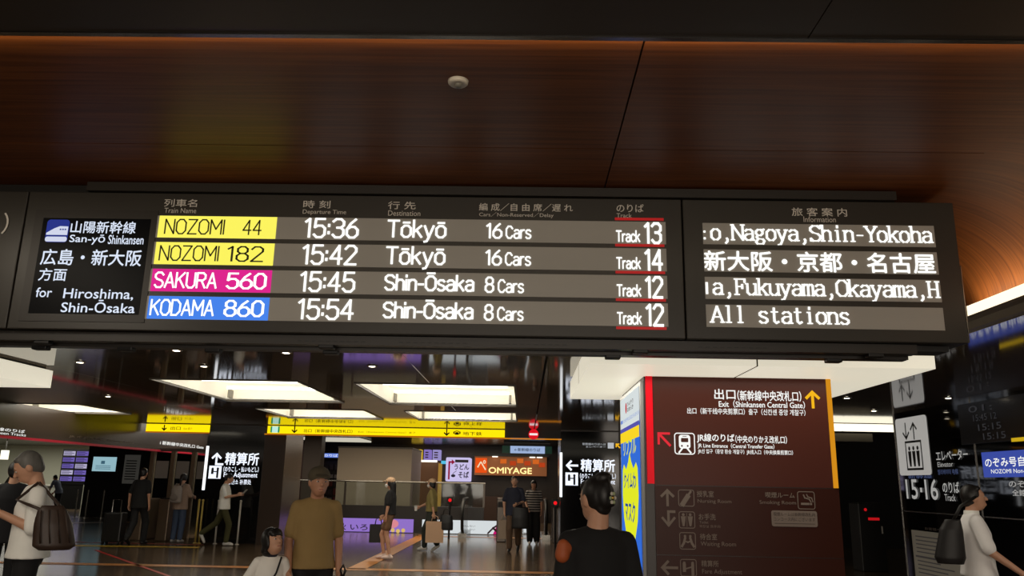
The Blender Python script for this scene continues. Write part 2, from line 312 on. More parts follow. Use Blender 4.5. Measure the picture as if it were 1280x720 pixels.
struct('wall_back', MB().box(-30, 14, -14.2, -14, 0, 4), DARK)
struct('wall_shops', MB().box(-14, 3.1, 34.6, 34.8, 0, 3.1), mat('shop_wall', (44, 34, 28), 0.4, noise=0.15, nscale=1.5))
struct('wall_office', MB().box(-30, -14, 44, 44.2, 0, 3.1), mat('cream_wall', (196, 196, 176), 0.7, emit=0.0))
struct('wall_left', MB().box(-30.2, -30, -14, 50, 0, 4), mat('cream_wall', (196, 196, 176), 0.7))
area('office_lamp', (-22, 39, 2.95), 12, 6, 420, (1, 0.97, 0.86))
# gate fascia on the left with its red band
fs = MB().box(-9.85, -9.7, 8.0, 24.8, 2.235, H1); struct('wall_fascia', fs, mat('fascia', (58, 48, 42), 0.25, spec=0.5))
struct('trim_5', MB().box(-9.86, -9.69, 8.0, 24.8, 2.19, 2.235), mat('red_band', (150, 20, 40), 0.35, emit=0.25))
struct('wall_screen', MB().box(-17.25, -10.4, 32.0, 32.3, 0, 3.05), mat('screen_wall', (34, 32, 32), 0.35))
# painted floor lines
def fline(pts, wd, m, name='trim_6'):
    mb = MB(); line(mb, lambda a, b: Vector((a, b, 0.004)), pts, wd); return struct(name, mb, m)
TACT = mat('tactile_amber', (176, 112, 44), 0.35, noise=0.15, nscale=30)
fline([(-12, 14.85), (0.85, 15.1)], 0.32, TACT, 'trim_6'); fline([(-3.0, 15.2), (-2.95, 24.6)], 0.34, TACT, 'trim_7')
fline([(-12, 18.55), (-7.5, 18.85)], 0.3, mat('tactile_yellow', (206, 168, 30), 0.35), 'trim_8')
fline([(-11.0, 19.6), (-7.6, 19.6)], 0.12, mat('red_line', (170, 40, 34), 0.35), 'trim_9')
fline([(-9.1, 17.7), (-5.0, 12.6)], 0.07, mat('red_line', (170, 40, 34), 0.35), 'trim_10')
fline([(-15.6, 26.5), (-13.2, 28.8)], 0.3, TACT, 'trim_11')
fline([(-3.0, 24.3), (0.8, 24.3)], 0.3, TACT, 'trim_12')

# ------------------------------------------------------------------ departure boards
YS = 5.5; PF = YP(YS - 0.004); PT = YP(YS - 0.008); PT2 = YP(YS - 0.006)
def board(name, label, x0, x1, ztop=3.57, zbot=2.545):
    t = thing(name, label, 'departure board', ((x0 + x1) / 2, YS, zbot))
    MB().box(x0, x1, YS, YS + .34, zbot, ztop).build('housing', SIGNF, t, bevel=0.006)
    return t
# middle board
db = board('departure_board', 'long dark train departure board with NOZOMI, SAKURA and KODAMA rows', -3.674, 1.102)
mb = MB(); mb.box(-3.60, -2.70, YS - .006, YS, 2.60, 3.43); mb.build('display_bezel', SIGNB, db)
mb = MB(); mb.box(-3.535, -2.745, YS - .008, YS - .001, 2.655, 3.365); lp = mb.build('line_display', mat('lcd_black', (14, 15, 18), 0.3, spec=0.08), db)
P3 = YP(YS - 0.0105)
mb = MB()
ftext(mb, P3, '山陽新幹線', -3.322, -2.847, 3.252, 3.344, .012); ftext(mb, P3, 'San-yō', -3.318, -3.06, 3.166, 3.240, .012); ftext(mb, P3, 'Shinkansen', -3.035, -2.778, 3.172, 3.240, .012)
ftext(mb, P3, '広島・新大阪', -3.505, -2.775, 3.010, 3.128, .014); ftext(mb, P3, '方面', -3.500, -3.301, 2.893, 2.985, .012)
ftext(mb, P3, 'for', -3.499, -3.385, 2.772, 2.842, .012); ftext(mb, P3, 'Hiroshima,', -3.300, -2.799, 2.756, 2.838, .012); ftext(mb, P3, 'Shin-Ōsaka', -3.302, -2.775, 2.666, 2.757, .012)
mb.build('lettering', glow('lcd_white', (222, 232, 250), 1.0), lp)
mb = MB(); poly(mb, P3, rrect(-3.50, -3.335, 3.18, 3.352, .025)); mb.build('train_icon', glow('icon_blue', (44, 56, 140), 0.9), lp)
P4 = YP(YS - 0.0125); mb = MB()
poly(mb, P4, [(-3.495, 3.235), (-3.34, 3.235), (-3.34, 3.30), (-3.40, 3.302), (-3.44, 3.285), (-3.495, 3.25)]); poly(mb, P4, rrect(-3.497, -3.338, 3.184, 3.222, .015))
mb.build('train_silhouette', glow('icon_white', (214, 220, 240), 0.95), lp)
mb = MB(); [rect(mb, YP(YS - .0135), -3.40 + i * .018, -3.388 + i * .018, 3.272, 3.282) for i in range(3)]; mb.build('train_window', glow('icon_blue', (44, 56, 140), 0.9), lp)
RZ = [(3.228, 3.395), (3.028, 3.195), (2.828, 2.995), (2.628, 2.795)]
NAMES = [('NOZOMI', '44', 'plate_yellow', (253, 244, 96), 'name_dark'), ('NOZOMI', '182', 'plate_yellow', (253, 244, 96), 'name_dark'), ('SAKURA', '560', 'plate_pink', (222, 40, 142), 'w'), ('KODAMA', '860', 'plate_blue', (72, 132, 236), 'w')]
ND = mat('name_dark', (58, 54, 14), 0.5)
NX = [((-2.64, -2.20), (-2.07, -1.93)), ((-2.655, -2.22), (-2.165, -1.895)), ((-2.665, -2.21), (-2.15, -1.855)), ((-2.67, -2.21), (-2.145, -1.855))]
TIMES = ['15:36', '15:42', '15:45', '15:54']; DEST = ['Tōkyō', 'Tōkyō', 'Shin-Ōsaka', 'Shin-Ōsaka']; CARS = ['16Cars', '16Cars', '8Cars', '8Cars']; TRK = ['13', '14', '12', '12']
def led(mb, text, x0, x1, base, k, wgt, plane=PT): V, F = stroke_text(text, wgt); put(mb, plane, V, F, x0, x1, base=base, k=k)
for i, (z0, z1) in enumerate(RZ):
    mb = MB(); mb.box(-2.72, 0.985, YS - .004, YS, z0, z1); row = mb.build('led_row', LEDP, db)
    nm, no, pk, pc, tc = NAMES[i]
    mb = MB(); mb.box(-2.685, -1.825, YS - .006, YS - .003, z0 + .001, z1 - .001); mb.build('name_plate', glow(pk, pc, 1.0), row)
    bz = z0 + .030; kk = 0.0108
    mb = MB(); led(mb, nm, *NX[i][0], bz, kk, .95 if tc != 'w' else 1.25); led(mb, no, *NX[i][1], bz, kk, .95 if tc != 'w' else 1.25)
    mb.build('train_name_lettering', ND if tc != 'w' else WHITE_E, row)
    mb = MB(); led(mb, TIMES[i], -1.622, -1.222, z0 + .018, .0138, 1.12)
    led(mb, DEST[i], -1.018, -0.588 if i < 2 else -0.376, z0 + .028 + (.008 if i > 1 else 0), .0122 if i < 2 else .0106, 1.18 if i < 2 else 1.35)
    if i < 2: led(mb, '16', -0.307, -0.185, z0 + .03, .0106, 1.2); led(mb, 'Cars', -0.165, 0.022, z0 + .03, .0088, 1.3)
    else: led(mb, '8', -0.305, -0.235, z0 + .03, .0106, 1.2); led(mb, 'Cars', -0.212, -0.025, z0 + .03, .0088, 1.3)
    led(mb, 'Track', 0.628, 0.802, z0 + .016, .0078, 1.5); led(mb, TRK[i], 0.826, 0.957, z0 + .008, .0146, 1.35)
    mb.build('row_lettering', WHITE_E, row)
RED = mat('red_film', (196, 24, 28), 0.4, emit=0.35)
for z in (3.405, 3.208, 3.008, 2.808, 2.606): mb = MB(); mb.box(0.622, 0.972, YS - .006, YS, z, z + .019); mb.build('track_stripe', RED, db)
mb = MB()
HS = [('列車名', -2.664, -2.422, 3.463, 3.522, .01), ('Train Name', -2.656, -2.422, 3.416, 3.454, 0), ('時 刻', -1.642, -1.445, 3.466, 3.525, .01), ('Departure Time', -1.642, -1.325, 3.413, 3.455, 0), ('行 先', -1.023, -0.822, 3.466, 3.525, .01), ('Destination', -1.019, -0.785, 3.416, 3.456, 0),
      ('編 成／自 由 席／遅 れ', -0.36, 0.318, 3.463, 3.521, .01), ('Cars／Non-Reserved／Delay', -0.358, 0.18, 3.412, 3.454, 0), ('のりば', 0.635, 0.83, 3.466, 3.526, .01), ('Track', 0.634, 0.743, 3.424, 3.456, 0)]
for a in HS: ftext(mb, PT2, a[0], a[1], a[2], a[3], a[4], a[5])
mb.build('heading_lettering', GREYL, db)
# right board
ib = board('information_board', 'dark information board with four scrolling white lines, right of the departures', 1.112, 3.052)
INFO = [('o,Nagoya,Shin-Yokoha', 3.233, 3.392), (None, 3.032, 3.195), ('a,Fukuyama,Okayama,H', 2.832, 2.992), ('All stations', 2.632, 2.792)]
for i, (tx, z0, z1) in enumerate(INFO):
    mb = MB(); mb.box(1.25, 2.895, YS - .004, YS, z0, z1); row = mb.build('led_row', LEDP, ib); mb = MB()
    if tx is None:
        V = '新大阪・京都・名古屋'
        ftext(mb, PT, V, 1.252, 2.872, z0 + .006, z1 - .012, .018)
    else:
        V, F = stroke_text(tx, 1.25, serif=True, cell=6.1)
        x1 = {0: 2.882, 2: 2.888, 3: 2.243}[i]; x0 = {0: 1.30, 2: 1.30, 3: 1.272}[i]
        put(mb, PT, V, F, x0, x1, base=z0 + .034, k=.0112)
        if i == 0: rect(mb, PT, 1.253, 1.268, z0 + .034, z0 + .05); rect(mb, PT, 1.253, 1.268, z0 + .085, z0 + .10)
        if i == 2: rect(mb, PT, 1.253, 1.27, z0 + .034, z0 + .12)
    mb.build('row_lettering', WHITE_E, row)
mb = MB(); ftext(mb, PT2, '旅 客 案 内', 1.892, 2.286, 3.453, 3.516, .01); ftext(mb, PT2, 'Information', 1.973, 2.203, 3.408, 3.450); mb.build('heading_lettering', GREYL, ib)
mb = MB(); mb.box(3.052, 3.058, YS + .0, YS + .34, 2.55, 3.10); mb.build('end_cap', STEEL, ib)
# left board, cut by the frame
lb = board('departure_board', 'neighbouring dark board cut off at the left edge of the picture', -6.6, -3.684)
mb = MB(); ftext(mb, PT2, '）', -3.83, -3.79, 3.24, 3.40, .01); mb.build('lettering', GREYL, lb)
# rails that carry the boards
rl = thing('support_rail', 'slim dark rail between the departure boards and the timber ceiling', 'rail', (-0.3, 5.6, 3.58))
MB().box(-3.24, 2.64, 5.47, 5.8, 3.575, 3.64).build('rail', SIGNB, rl)
MB().box(-7, -3.25, 5.56, 5.8, 3.572, 3.645).build('rail', BLACK, rl)
eq = thing('equipment_rail', 'slotted dark equipment rail running under the departure boards', 'rail', (-0.5, 5.8, 2.45))
mb = MB(); mb.box(-6.6, 2.72, 5.56, 5.66, 2.475, 2.54); mb.box(-6.6, 2.72, 5.70, 5.80, 2.455, 2.54); mb.box(-6.6, 2.72, 5.64, 5.72, 2.50, 2.54); mb.build('channel', SIGNB, eq)
mb = MB()
for x0 in (-1.62, -0.9, -0.2, 1.2):
    for j in range(10): mb.box(x0 + j * .05, x0 + j * .05 + .03, 5.557, 5.562, 2.495, 2.502); mb.box(x0 + .1 + j * .05, x0 + .13 + j * .05, 5.697, 5.702, 2.475, 2.482)
mb.build('slot_pattern', BLACK, eq)
for x, y, z in ((-3.46, 5.62, 2.47), (-3.55, 5.75, 2.45), (-2.92, 5.75, 2.45), (-2.28, 5.75, 2.45), (-1.42, 5.62, 2.47), (-1.42, 5.75, 2.45), (0.8, 5.62, 2.47), (0.62, 5.75, 2.45), (2.44, 5.62, 2.47), (2.2, 5.75, 2.45)):
    mb = MB(); mb.box(x - .055, x + .055, y - .05, y + .02, z - .02, z + .015); mb.build('clip', BLACK, eq, bevel=.008)
mb = MB(); mb.box(2.72, 2.96, 5.60, 5.78, 2.50, 2.54); mb.build('end_bracket', BLACK, eq)

# ------------------------------------------------------------------ fittings on the upper ceiling
sm = thing('smoke_detector', 'round white smoke detector on the timber ceiling', 'smoke detector', (-0.39, 3.92, 3.65))
MB().lathe((-0.39, 3.92, 3.628), [(.034, 0), (.046, .0), (.054, .008), (.056, .022)]).build('base_ring', mat('detector_white', (206, 200, 190), 0.5), sm, smooth=True)
MB().lathe((-0.39, 3.92, 3.612), [(.008, 0), (.018, .002), (.02, .012), (.024, .018)]).build('sensor_head', mat('detector_grey', (120, 118, 112), 0.35), sm, smooth=True)
cl = thing('cove_light', 'bright linear cove light beside the curved timber, right of the boards', 'light', (3.68, 4, 2.93))
MB().box(3.62, 3.68, -2, 6.5, 2.945, 3.035).build('diffuser', glow('cove_glow', (255, 236, 200), 1.6), cl)
MB().box(3.62, 3.69, 6.5, 6.53, 2.935, 3.04).build('end_cap', mat('cove_cap', (210, 200, 185), 0.5), cl)
MB().box(3.60, 3.74, -2, 6.6, 2.925, 2.945).build('tray', mat('cove_tray', (120, 110, 100), 0.4), cl)

area('cove_lamp', (3.6, 4.5, 3.06), .05, 4.0, 15, (1, .9, .64), (0, R(180 + 40), 0)).data.specular_factor = 0.0
# ------------------------------------------------------------------ luminaires of the lower ceiling
FRW = mat('luminaire_white', (236, 230, 214), 0.5); TUBE = glow('tube_glow', (255, 250, 235), 6.0); PANELW = glow('panel_glow', (255, 250, 232), 1.35)
LL = ['near recessed ceiling light left of the yellow-reflecting ceiling strip', 'near recessed ceiling light closest to the luminous column box', 'far recessed ceiling light above the left half of the long yellow sign', 'far recessed ceiling light above the right half of the long yellow sign', 'recessed ceiling light at the far left edge of the picture']
for (x0, x1, y0, y1), lab in zip(holes, LL):
    t = thing('recessed_ceiling_light', lab, 'ceiling light', ((x0 + x1) / 2, (y0 + y1) / 2, H1), 'recessed ceiling lights')
    zt = H1 + .26
    mb = MB(); mb.add([(x0, y0, H1), (x1, y0, H1), (x1, y1, H1), (x0, y1, H1), (x0, y0, zt), (x1, y0, zt), (x1, y1, zt), (x0, y1, zt)], [(4, 5, 6, 7), (0, 4, 5, 1), (1, 5, 6, 2), (2, 6, 7, 3), (3, 7, 4, 0)])
    mb.build('reflector', mat('reflector_white', (250, 244, 226), 0.6, emit=0.4), t)
    for yb in (y0 + .35, (y0 + y1) / 2, y1 - .35): MB().cyl((x0 + .12, yb, H1 + .17), (x1 - .12, yb, H1 + .17), .02).build('tube', TUBE, t)
    mb = MB(); mb.box(x0 - .02, x1 + .02, y0 - .03, y0, H1 - .012, H1 + .02).box(x0 - .02, x1 + .02, y1, y1 + .05, H1 - .025, H1 + .02).box(x0 - .03, x0, y0, y1, H1 - .012, H1 + .02).box(x1, x1 + .03, y0, y1, H1 - .012, H1 + .02)
    mb.build('trim_frame', mat('luminaire_trim', (96, 88, 78), 0.35), t)
    for xb in (x0 + .1, x1 - .1):
        mb = MB(); mb.box(xb - .02, xb + .02, y1 - .2, y1 - .03, H1 + .02, H1 + .16); mb.build('socket', mat('socket_grey', (150, 146, 138), 0.5), t)
def lightbox(label, x0, x1, y0, y1, z0, joints):
    t = thing('column_light_box', label, 'light', ((x0 + x1) / 2, (y0 + y1) / 2, z0), 'luminous boxes around columns')
    MB().box(x0, x1, y0, y1, z0, H1 - .035).build('diffuser', mat('opal_panel', (228, 221, 200), 0.4, emit=0.84), t, bevel=.004)
    MB().box(x0 + .06, x1 - .06, y0 + .06, y1 - .06, H1 - .035, H1).build('neck', BLACK, t)
    mb = MB()
    for x in joints: mb.box(x - .006, x + .006, y0 - .002, y0 + .01, z0, H1 - .036); mb.box(x - .006, x + .006, y0, 7.95, z0 - .002, z0)
    mb.box(x0 - .002, x0 + .006, 8.55, 8.56, z0, H1 - .036)
    mb.build('joint_pattern', mat('joint_dark', (60, 54, 46), 0.6), t)  # dark seams between the opal panels
    return t
lightbox('big luminous box around the brown signage column', 0.56, 3.62, 7.1, 10.2, 2.6, [2.05])
lightbox('luminous ceiling box cut off at the left edge of the picture', -9.0, -5.96, 7.1, 9.95, 2.6, [])
area('box_lamp', (2.05, 7.5, 2.58), 2.8, 0.5, 14, (1, 0.93, 0.8)); area('box_lamp', (0.85, 8.7, 2.58), 0.5, 2.4, 12, (1, 0.93, 0.8)); area('box_lamp', (-7.5, 8.5, 2.58), 2.8, 2.4, 30, (1, 0.93, 0.8))
DL = [(-5.28, 9.32), (-5.16, 8.17), (-3.69, 8.29), (-3.87, 9.49), (-2.54, 8.33), (-1.8, 9.25), (6.02, 11.55), (3.93, 9.24), (4.67, 11.77), (5.85, 13.65), (5.2, 14.9), (-7.05, 13.44)]
DN = glow('downlight_glow', (255, 240, 214), 9.0)
for i, (x, y) in enumerate(DL):
    t = thing('downlight', 'small round downlight in the glossy dark ceiling', 'downlight', (x, y, H1), 'ceiling downlights')
    MB().lathe((x, y, H1 - .012), [(.045, 0), (.062, .002), (.066, .012)]).build('trim_ring', STEEL, t, smooth=True)
    MB().lathe((x, y, H1 - .016), [(.02, 0), (.036, .003), (.036, .008)]).build('lens', DN, t)

# ------------------------------------------------------------------ brown signage column
ct = thing('signage_column', 'square brown wayfinding column with exit and train line signs', 'column', (2.06, 8.8, 0))
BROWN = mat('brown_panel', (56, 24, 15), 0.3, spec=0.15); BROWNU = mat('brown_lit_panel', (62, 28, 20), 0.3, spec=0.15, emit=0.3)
MB().box(1.16, 2.97, 7.92, 9.7, 0, 2.6).build('shaft', mat('column_core', (36, 26, 22), 0.35), ct)
MB().box(1.245, 2.94, 7.9, 7.925, 1.56, 2.6).build('upper_panel', BROWNU, ct)
MB().box(1.245, 2.99, 7.9, 7.925, 0.925, 1.552).build('lower_panel', BROWN, ct); MB().box(1.245, 2.99, 7.9, 7.925, 0, 0.918).build('lower_panel', BROWN, ct)
MB().box(1.175, 1.24, 7.89, 7.94, 1.57, 2.6).build('red_edge_strip', mat('red_edge', (196, 10, 26), 0.3, spec=0.1, emit=0.55), ct)
MB().box(2.945, 2.985, 7.89, 7.96, 1.56, 2.6).build('amber_edge_strip', glow('amber_strip', (226, 150, 30), 0.85), ct)
PC = YP(7.896)
mb = MB()
ftext(mb, PC, '出口', 1.845, 2.05, 2.385, 2.485, .016); ftext(mb, PC, '（新幹線中央改札口）', 2.07, 2.69, 2.375, 2.475, .014)
ftext(mb, PC, 'Exit（Shinkansen Central Gate）', 1.885, 2.72, 2.305, 2.378, .014); ftext(mb, PC, '出口（新干线中央剪票口）출구（신칸센 중앙 개찰구）', 1.575, 2.72, 2.238, 2.298, .010)
ftext(mb, PC, 'JR線のりば', 1.66, 2.02, 1.965, 2.05, .016); ftext(mb, PC, '（中央のりかえ改札口）', 2.03, 2.525, 1.968, 2.04, .012)
ftext(mb, PC, 'JR Line Entrance（Central Transfer Gate）', 1.665, 2.40, 1.908, 1.962, .012); ftext(mb, PC, 'JR선 입구（중앙 환승 개찰구）JR线入口（中央换乘剪票口）', 1.665, 2.575, 1.855, 1.905, .008)
frame2d(mb, PC, 1.44, 1.64, 1.848, 2.055, .03, .010)
poly(mb, PC, rrect(1.485, 1.595, 1.905, 2.035, .025)); line(mb, PC, [(1.515, 1.905), (1.485, 1.868)], .016); line(mb, PC, [(1.565, 1.905), (1.595, 1.868)], .016)
mb.build('upper_lettering', WHITE_S, ct)
mb = MB(); P_ = YP(7.893); poly(mb, P_, rrect(1.505, 1.575, 1.965, 2.005, .008)); circ(mb, P_, 1.512, 1.93, .009); circ(mb, P_, 1.568, 1.93, .009); poly(mb, P_, [(1.52, 2.018), (1.56, 2.018), (1.56, 2.024), (1.52, 2.024)]); mb.build('train_symbol', BROWNU, ct)
mb = MB(); arrow2d(mb, PC, 2.80, 2.40, .075, 0, .028); mb.build('amber_arrow', glow('amber_arrow', (246, 184, 30), 1.0), ct)
mb = MB(); line(mb, PC, [(1.395, 1.935), (1.30, 2.035)], .024); line(mb, PC, [(1.39, 2.045), (1.29, 2.045), (1.29, 1.95)], .022); mb.build('red_arrow', glow('red_arrow', (230, 50, 60), 0.95), ct)
mb = MB()
arrow2d(mb, PC, 1.36, 1.445, .07, 0, .024)
line(mb, PC, [(1.42, 1.315), (1.365, 1.315), (1.365, 1.20)], .024); line(mb, PC, [(1.31, 1.255), (1.365, 1.19), (1.42, 1.255)], .022)
arrow2d(mb, PC, 1.36, 0.81, .07, 90, .024); arrow2d(mb, PC, 1.36, 0.5, .07, 90, .024)
for z0, z1 in ((1.365, 1.52), (1.165, 1.32), (0.975, 1.13), (0.735, 0.89)): frame2d(mb, PC, 1.462, 1.615, z0, z1, .022, .007)
line(mb, PC, [(1.505, 1.39), (1.55, 1.455)], .045); line(mb, PC, [(1.552, 1.462), (1.58, 1.50)], .02)                          # bottle
for x in (1.505, 1.57): circ(mb, PC, x, 1.29, .013); poly(mb, PC, [(x - .024, 1.275), (x + .024, 1.275), (x + .016, 1.225), (x + .008, 1.185), (x - .008, 1.185), (x - .016, 1.225)])
rect(mb, PC, 1.536, 1.540, 1.18, 1.305)
for x, d in ((1.515, 1), (1.565, -1)): circ(mb, PC, x, 1.095, .012); line(mb, PC, [(x, 1.075), (x - d * .012, 1.035), (x - d * .03, 1.005)], .022); line(mb, PC, [(x, 1.05), (x + d * .03, 1.04)], .012)
circ(mb, PC, 1.50, 0.855, .013); line(mb, PC, [(1.50, .835), (1.50, .79)], .03); circ(mb, PC, 1.578, 0.855, .013); line(mb, PC, [(1.578, .835), (1.578, .755)], .026); line(mb, PC, [(1.50, .80), (1.57, .82)], .012)
ftext(mb, PC, '授乳室', 1.64, 1.80, 1.455, 1.512, .01); ftext(mb, PC, 'Nursing Room', 1.645, 1.965, 1.392, 1.435)
ftext(mb, PC, 'お手洗', 1.65, 1.81, 1.245, 1.302, .01); ftext(mb, PC, 'Toilet', 1.655, 1.74, 1.212, 1.235); ftext(mb, PC, '화장실 洗手间', 1.655, 1.85, 1.175, 1.20)
ftext(mb, PC, '待合室', 1.655, 1.815, 1.065, 1.122, .01); ftext(mb, PC, 'Waiting Room', 1.66, 1.99, 1.0, 1.05)
ftext(mb, PC, '精算所', 1.66, 1.82, 0.825, 0.882, .01); ftext(mb, PC, 'Fare Adjustment', 1.665, 2.035, 0.752, 0.805)
ftext(mb, PC, '喫煙ルーム', 2.29, 2.565, 1.46, 1.512, .01); ftext(mb, PC, 'Smoking Room', 2.23, 2.575, 1.392, 1.435)
frame2d(mb, PC, 2.59, 2.755, 1.36, 1.525, .022, .007); rect(mb, PC, 2.62, 2.70, 1.40, 1.42); rect(mb, PC, 2.705, 2.725, 1.40, 1.42); line(mb, PC, [(2.65, 1.49), (2.66, 1.465), (2.70, 1.455), (2.715, 1.43)], .012); line(mb, PC, [(2.68, 1.495), (2.69, 1.475), (2.725, 1.465), (2.735, 1.43)], .01)
poly(mb, PC, rrect(2.335, 2.765, 1.20, 1.345, .02))
mb.build('lower_lettering', DIM, ct)
mb = MB(); ftext(mb, YP(7.892), '喫煙ルームは新幹線改札内', 2.355, 2.745, 1.295, 1.33); ftext(mb, YP(7.892), 'コンコース内にございます', 2.355, 2.745, 1.25, 1.285); rect(mb, YP(7.892), 2.36, 2.74, 1.225, 1.23); mb.build('notice_lettering', mat('notice_print', (50, 36, 30), 0.6), ct)
# poster on its left face
ps = thing('lit_poster', 'backlit blue and yellow mask advertisement on the left face of the brown column', 'poster', (1.12, 8.8, 0.5))
px = XP(1.125); ya, yb = -9.6, -8.02
MB().box(1.13, 1.16, 7.96, 9.68, 0.15, 2.56).build('frame', mat('poster_frame', (160, 160, 158), 0.4), ps)
mb = MB(); rect(mb, px, ya, yb, 0.2, 2.28); mb.build('blue_field', glow('poster_blue', (52, 108, 214), 1.0), ps)
mb = MB(); rect(mb, px, ya, yb, 2.24, 2.52); rect(mb, px, ya, yb, 2.17, 2.24); mb.build('white_header', glow('poster_white', (214, 222, 222), 1.0), ps)
P2 = XP(1.121)
mb = MB(); rect(mb, P2, ya, yb, 2.135, 2.18); mb.build('purple_band', glow('poster_purple', (88, 84, 170), 1.0), ps)
mb = MB(); rect(mb, P2, ya, yb, 2.02, 2.135); mb.build('yellow_band', glow('poster_yellow', (250, 214, 40), 1.0), ps)
mb = MB(); c = -8.8
poly(mb, P2, [(c - .62, 1.72), (c - .5, 1.78), (c - .3, 1.72), (c - .12, 1.80), (c, 1.9), (c + .12, 1.80), (c + .3, 1.72), (c + .5, 1.78), (c + .62, 1.72), (c + .66, 1.45), (c + .56, 1.2), (c + .36, 1.02), (c + .12, 0.93), (c - .12, 0.93), (c - .36, 1.02), (c - .56, 1.2), (c - .66, 1.45)])
mb.build('yellow_shape', glow('poster_lime', (226, 232, 40), 1.0), ps)
P5 = XP(1.118); mb = MB(); ftext(mb, P5, 'クイムわ', c - .5, c + .5, 1.52, 1.68, .03); ftext(mb, P5, 'マスク', c - .4, c + .4, 1.18, 1.38, .03); mb.build('slogan_lettering', glow('poster_navy', (40, 84, 160), 0.8), ps)
mb = MB(); ftext(mb, P5, 'リフフル', c - .5, c + .55, 1.87, 2.03, .03); mb.build('top_lettering', glow('poster_lime', (226, 232, 40), 1.0), ps)
mb = MB(); circ(mb, P5, c - .22, 2.385, .06); mb.build('round_logo', glow('poster_red', (200, 40, 50), 0.9), ps)
mb = MB(); ftext(mb, P5, 'ひんやり', c - .12, c + .4, 2.39, 2.44, .01); ftext(mb, P5, 'なめらか', c - .12, c + .4, 2.33, 2.38, .01); mb.build('header_lettering', mat('poster_ink', (60, 60, 66), 0.6), ps)

# ------------------------------------------------------------------ fare adjustment pillars
def fare_pillar(label, x0, x1, y, arrow, strip_x, tx0, tx1, ang):
    t = thing('fare_pillar', label, 'pillar', ((x0 + x1) / 2, y + .8, 0), 'fare adjustment pillars')
    MB().box(x0, x1, y + .02, y + 1.6, 0, H1).build('shaft', mat('pillar_bronze', (66, 54, 46), 0.25, spec=0.5), t)
    MB().box(x0, tx1 + .1, y, y + .03, 0, H1 - .02).build('glass_front', mat('pillar_glass', (20, 19, 19), 0.08), t)
    MB().box(strip_x - .03, strip_x + .03, y - .03, y + .02, 1.24, 2.31).build('edge_light', glow('edge_white', (246, 248, 250), 1.4), t)
    P = YP(y - .006); mb = MB(); a = tx0; b = tx1; L = b - a
    arrow2d(mb, P, a + .16, 2.0, .13, ang, .05)
    if ang == 0: line(mb, P, [(a + .16, 1.87), (a + .32, 1.87)], .05)
    ftext(mb, P, '精算所', a + .38, b, 1.86, 2.16, .022); ftext(mb, P, '（のりこし・払いもどし）', a + .36, b + .02, 1.69, 1.82, .014); ftext(mb, P, 'Fare Adjustment', a + .38, b, 1.53, 1.68, .014); ftext(mb, P, '정산소 补票处', a + .5, b - .14, 1.39, 1.51, .012)
    rect(mb, P, a, a + .31, 1.52, 1.83); mb.build('lettering', glow('fare_white', (236, 242, 255), 1.15), t)
    P = YP(y - .010); mb = MB(); circ(mb, P, a + .09, 1.755, .03); line(mb, P, [(a + .09, 1.71), (a + .09, 1.66)], .06); circ(mb, P, a + .22, 1.76, .03); line(mb, P, [(a + .22, 1.715), (a + .22, 1.56)], .05); line(mb, P, [(a + .1, 1.69), (a + .2, 1.69)], .025)
    mb.build('attendant_symbol', mat('symbol_black', (16, 18, 22), 0.5), t)
    return t
fare_pillar('dark pillar with lit white fare adjustment sign and upward arrow, left of the gates', -7.98, -6.0, 20.3, 'up', -7.95, -7.86, -6.64, 0)
fp = fare_pillar('dark pillar with lit fare adjustment sign and left-pointing arrow, beside the brown column', 0.88, 2.9, 20.3, 'left', 0.89, 1.0, 2.22, 90)
mb = MB(); P = YP(20.292); ftext(mb, P, '新幹線のりばへは', 1.42, 2.0, 2.50, 2.56); ftext(mb, P, 'エレベーター', 1.5, 2.0, 2.44, 2.49); rect(mb, P, 2.05, 2.2, 2.43, 2.57); mb.build('small_lettering', glow('soft_white', (200, 204, 210), 0.8), fp)
mb = MB(); arrow2d(mb, P, 2.3, 2.5, .06, 45, .03); mb.build('small_arrow', glow('amber_arrow', (246, 184, 30), 1.0), fp)

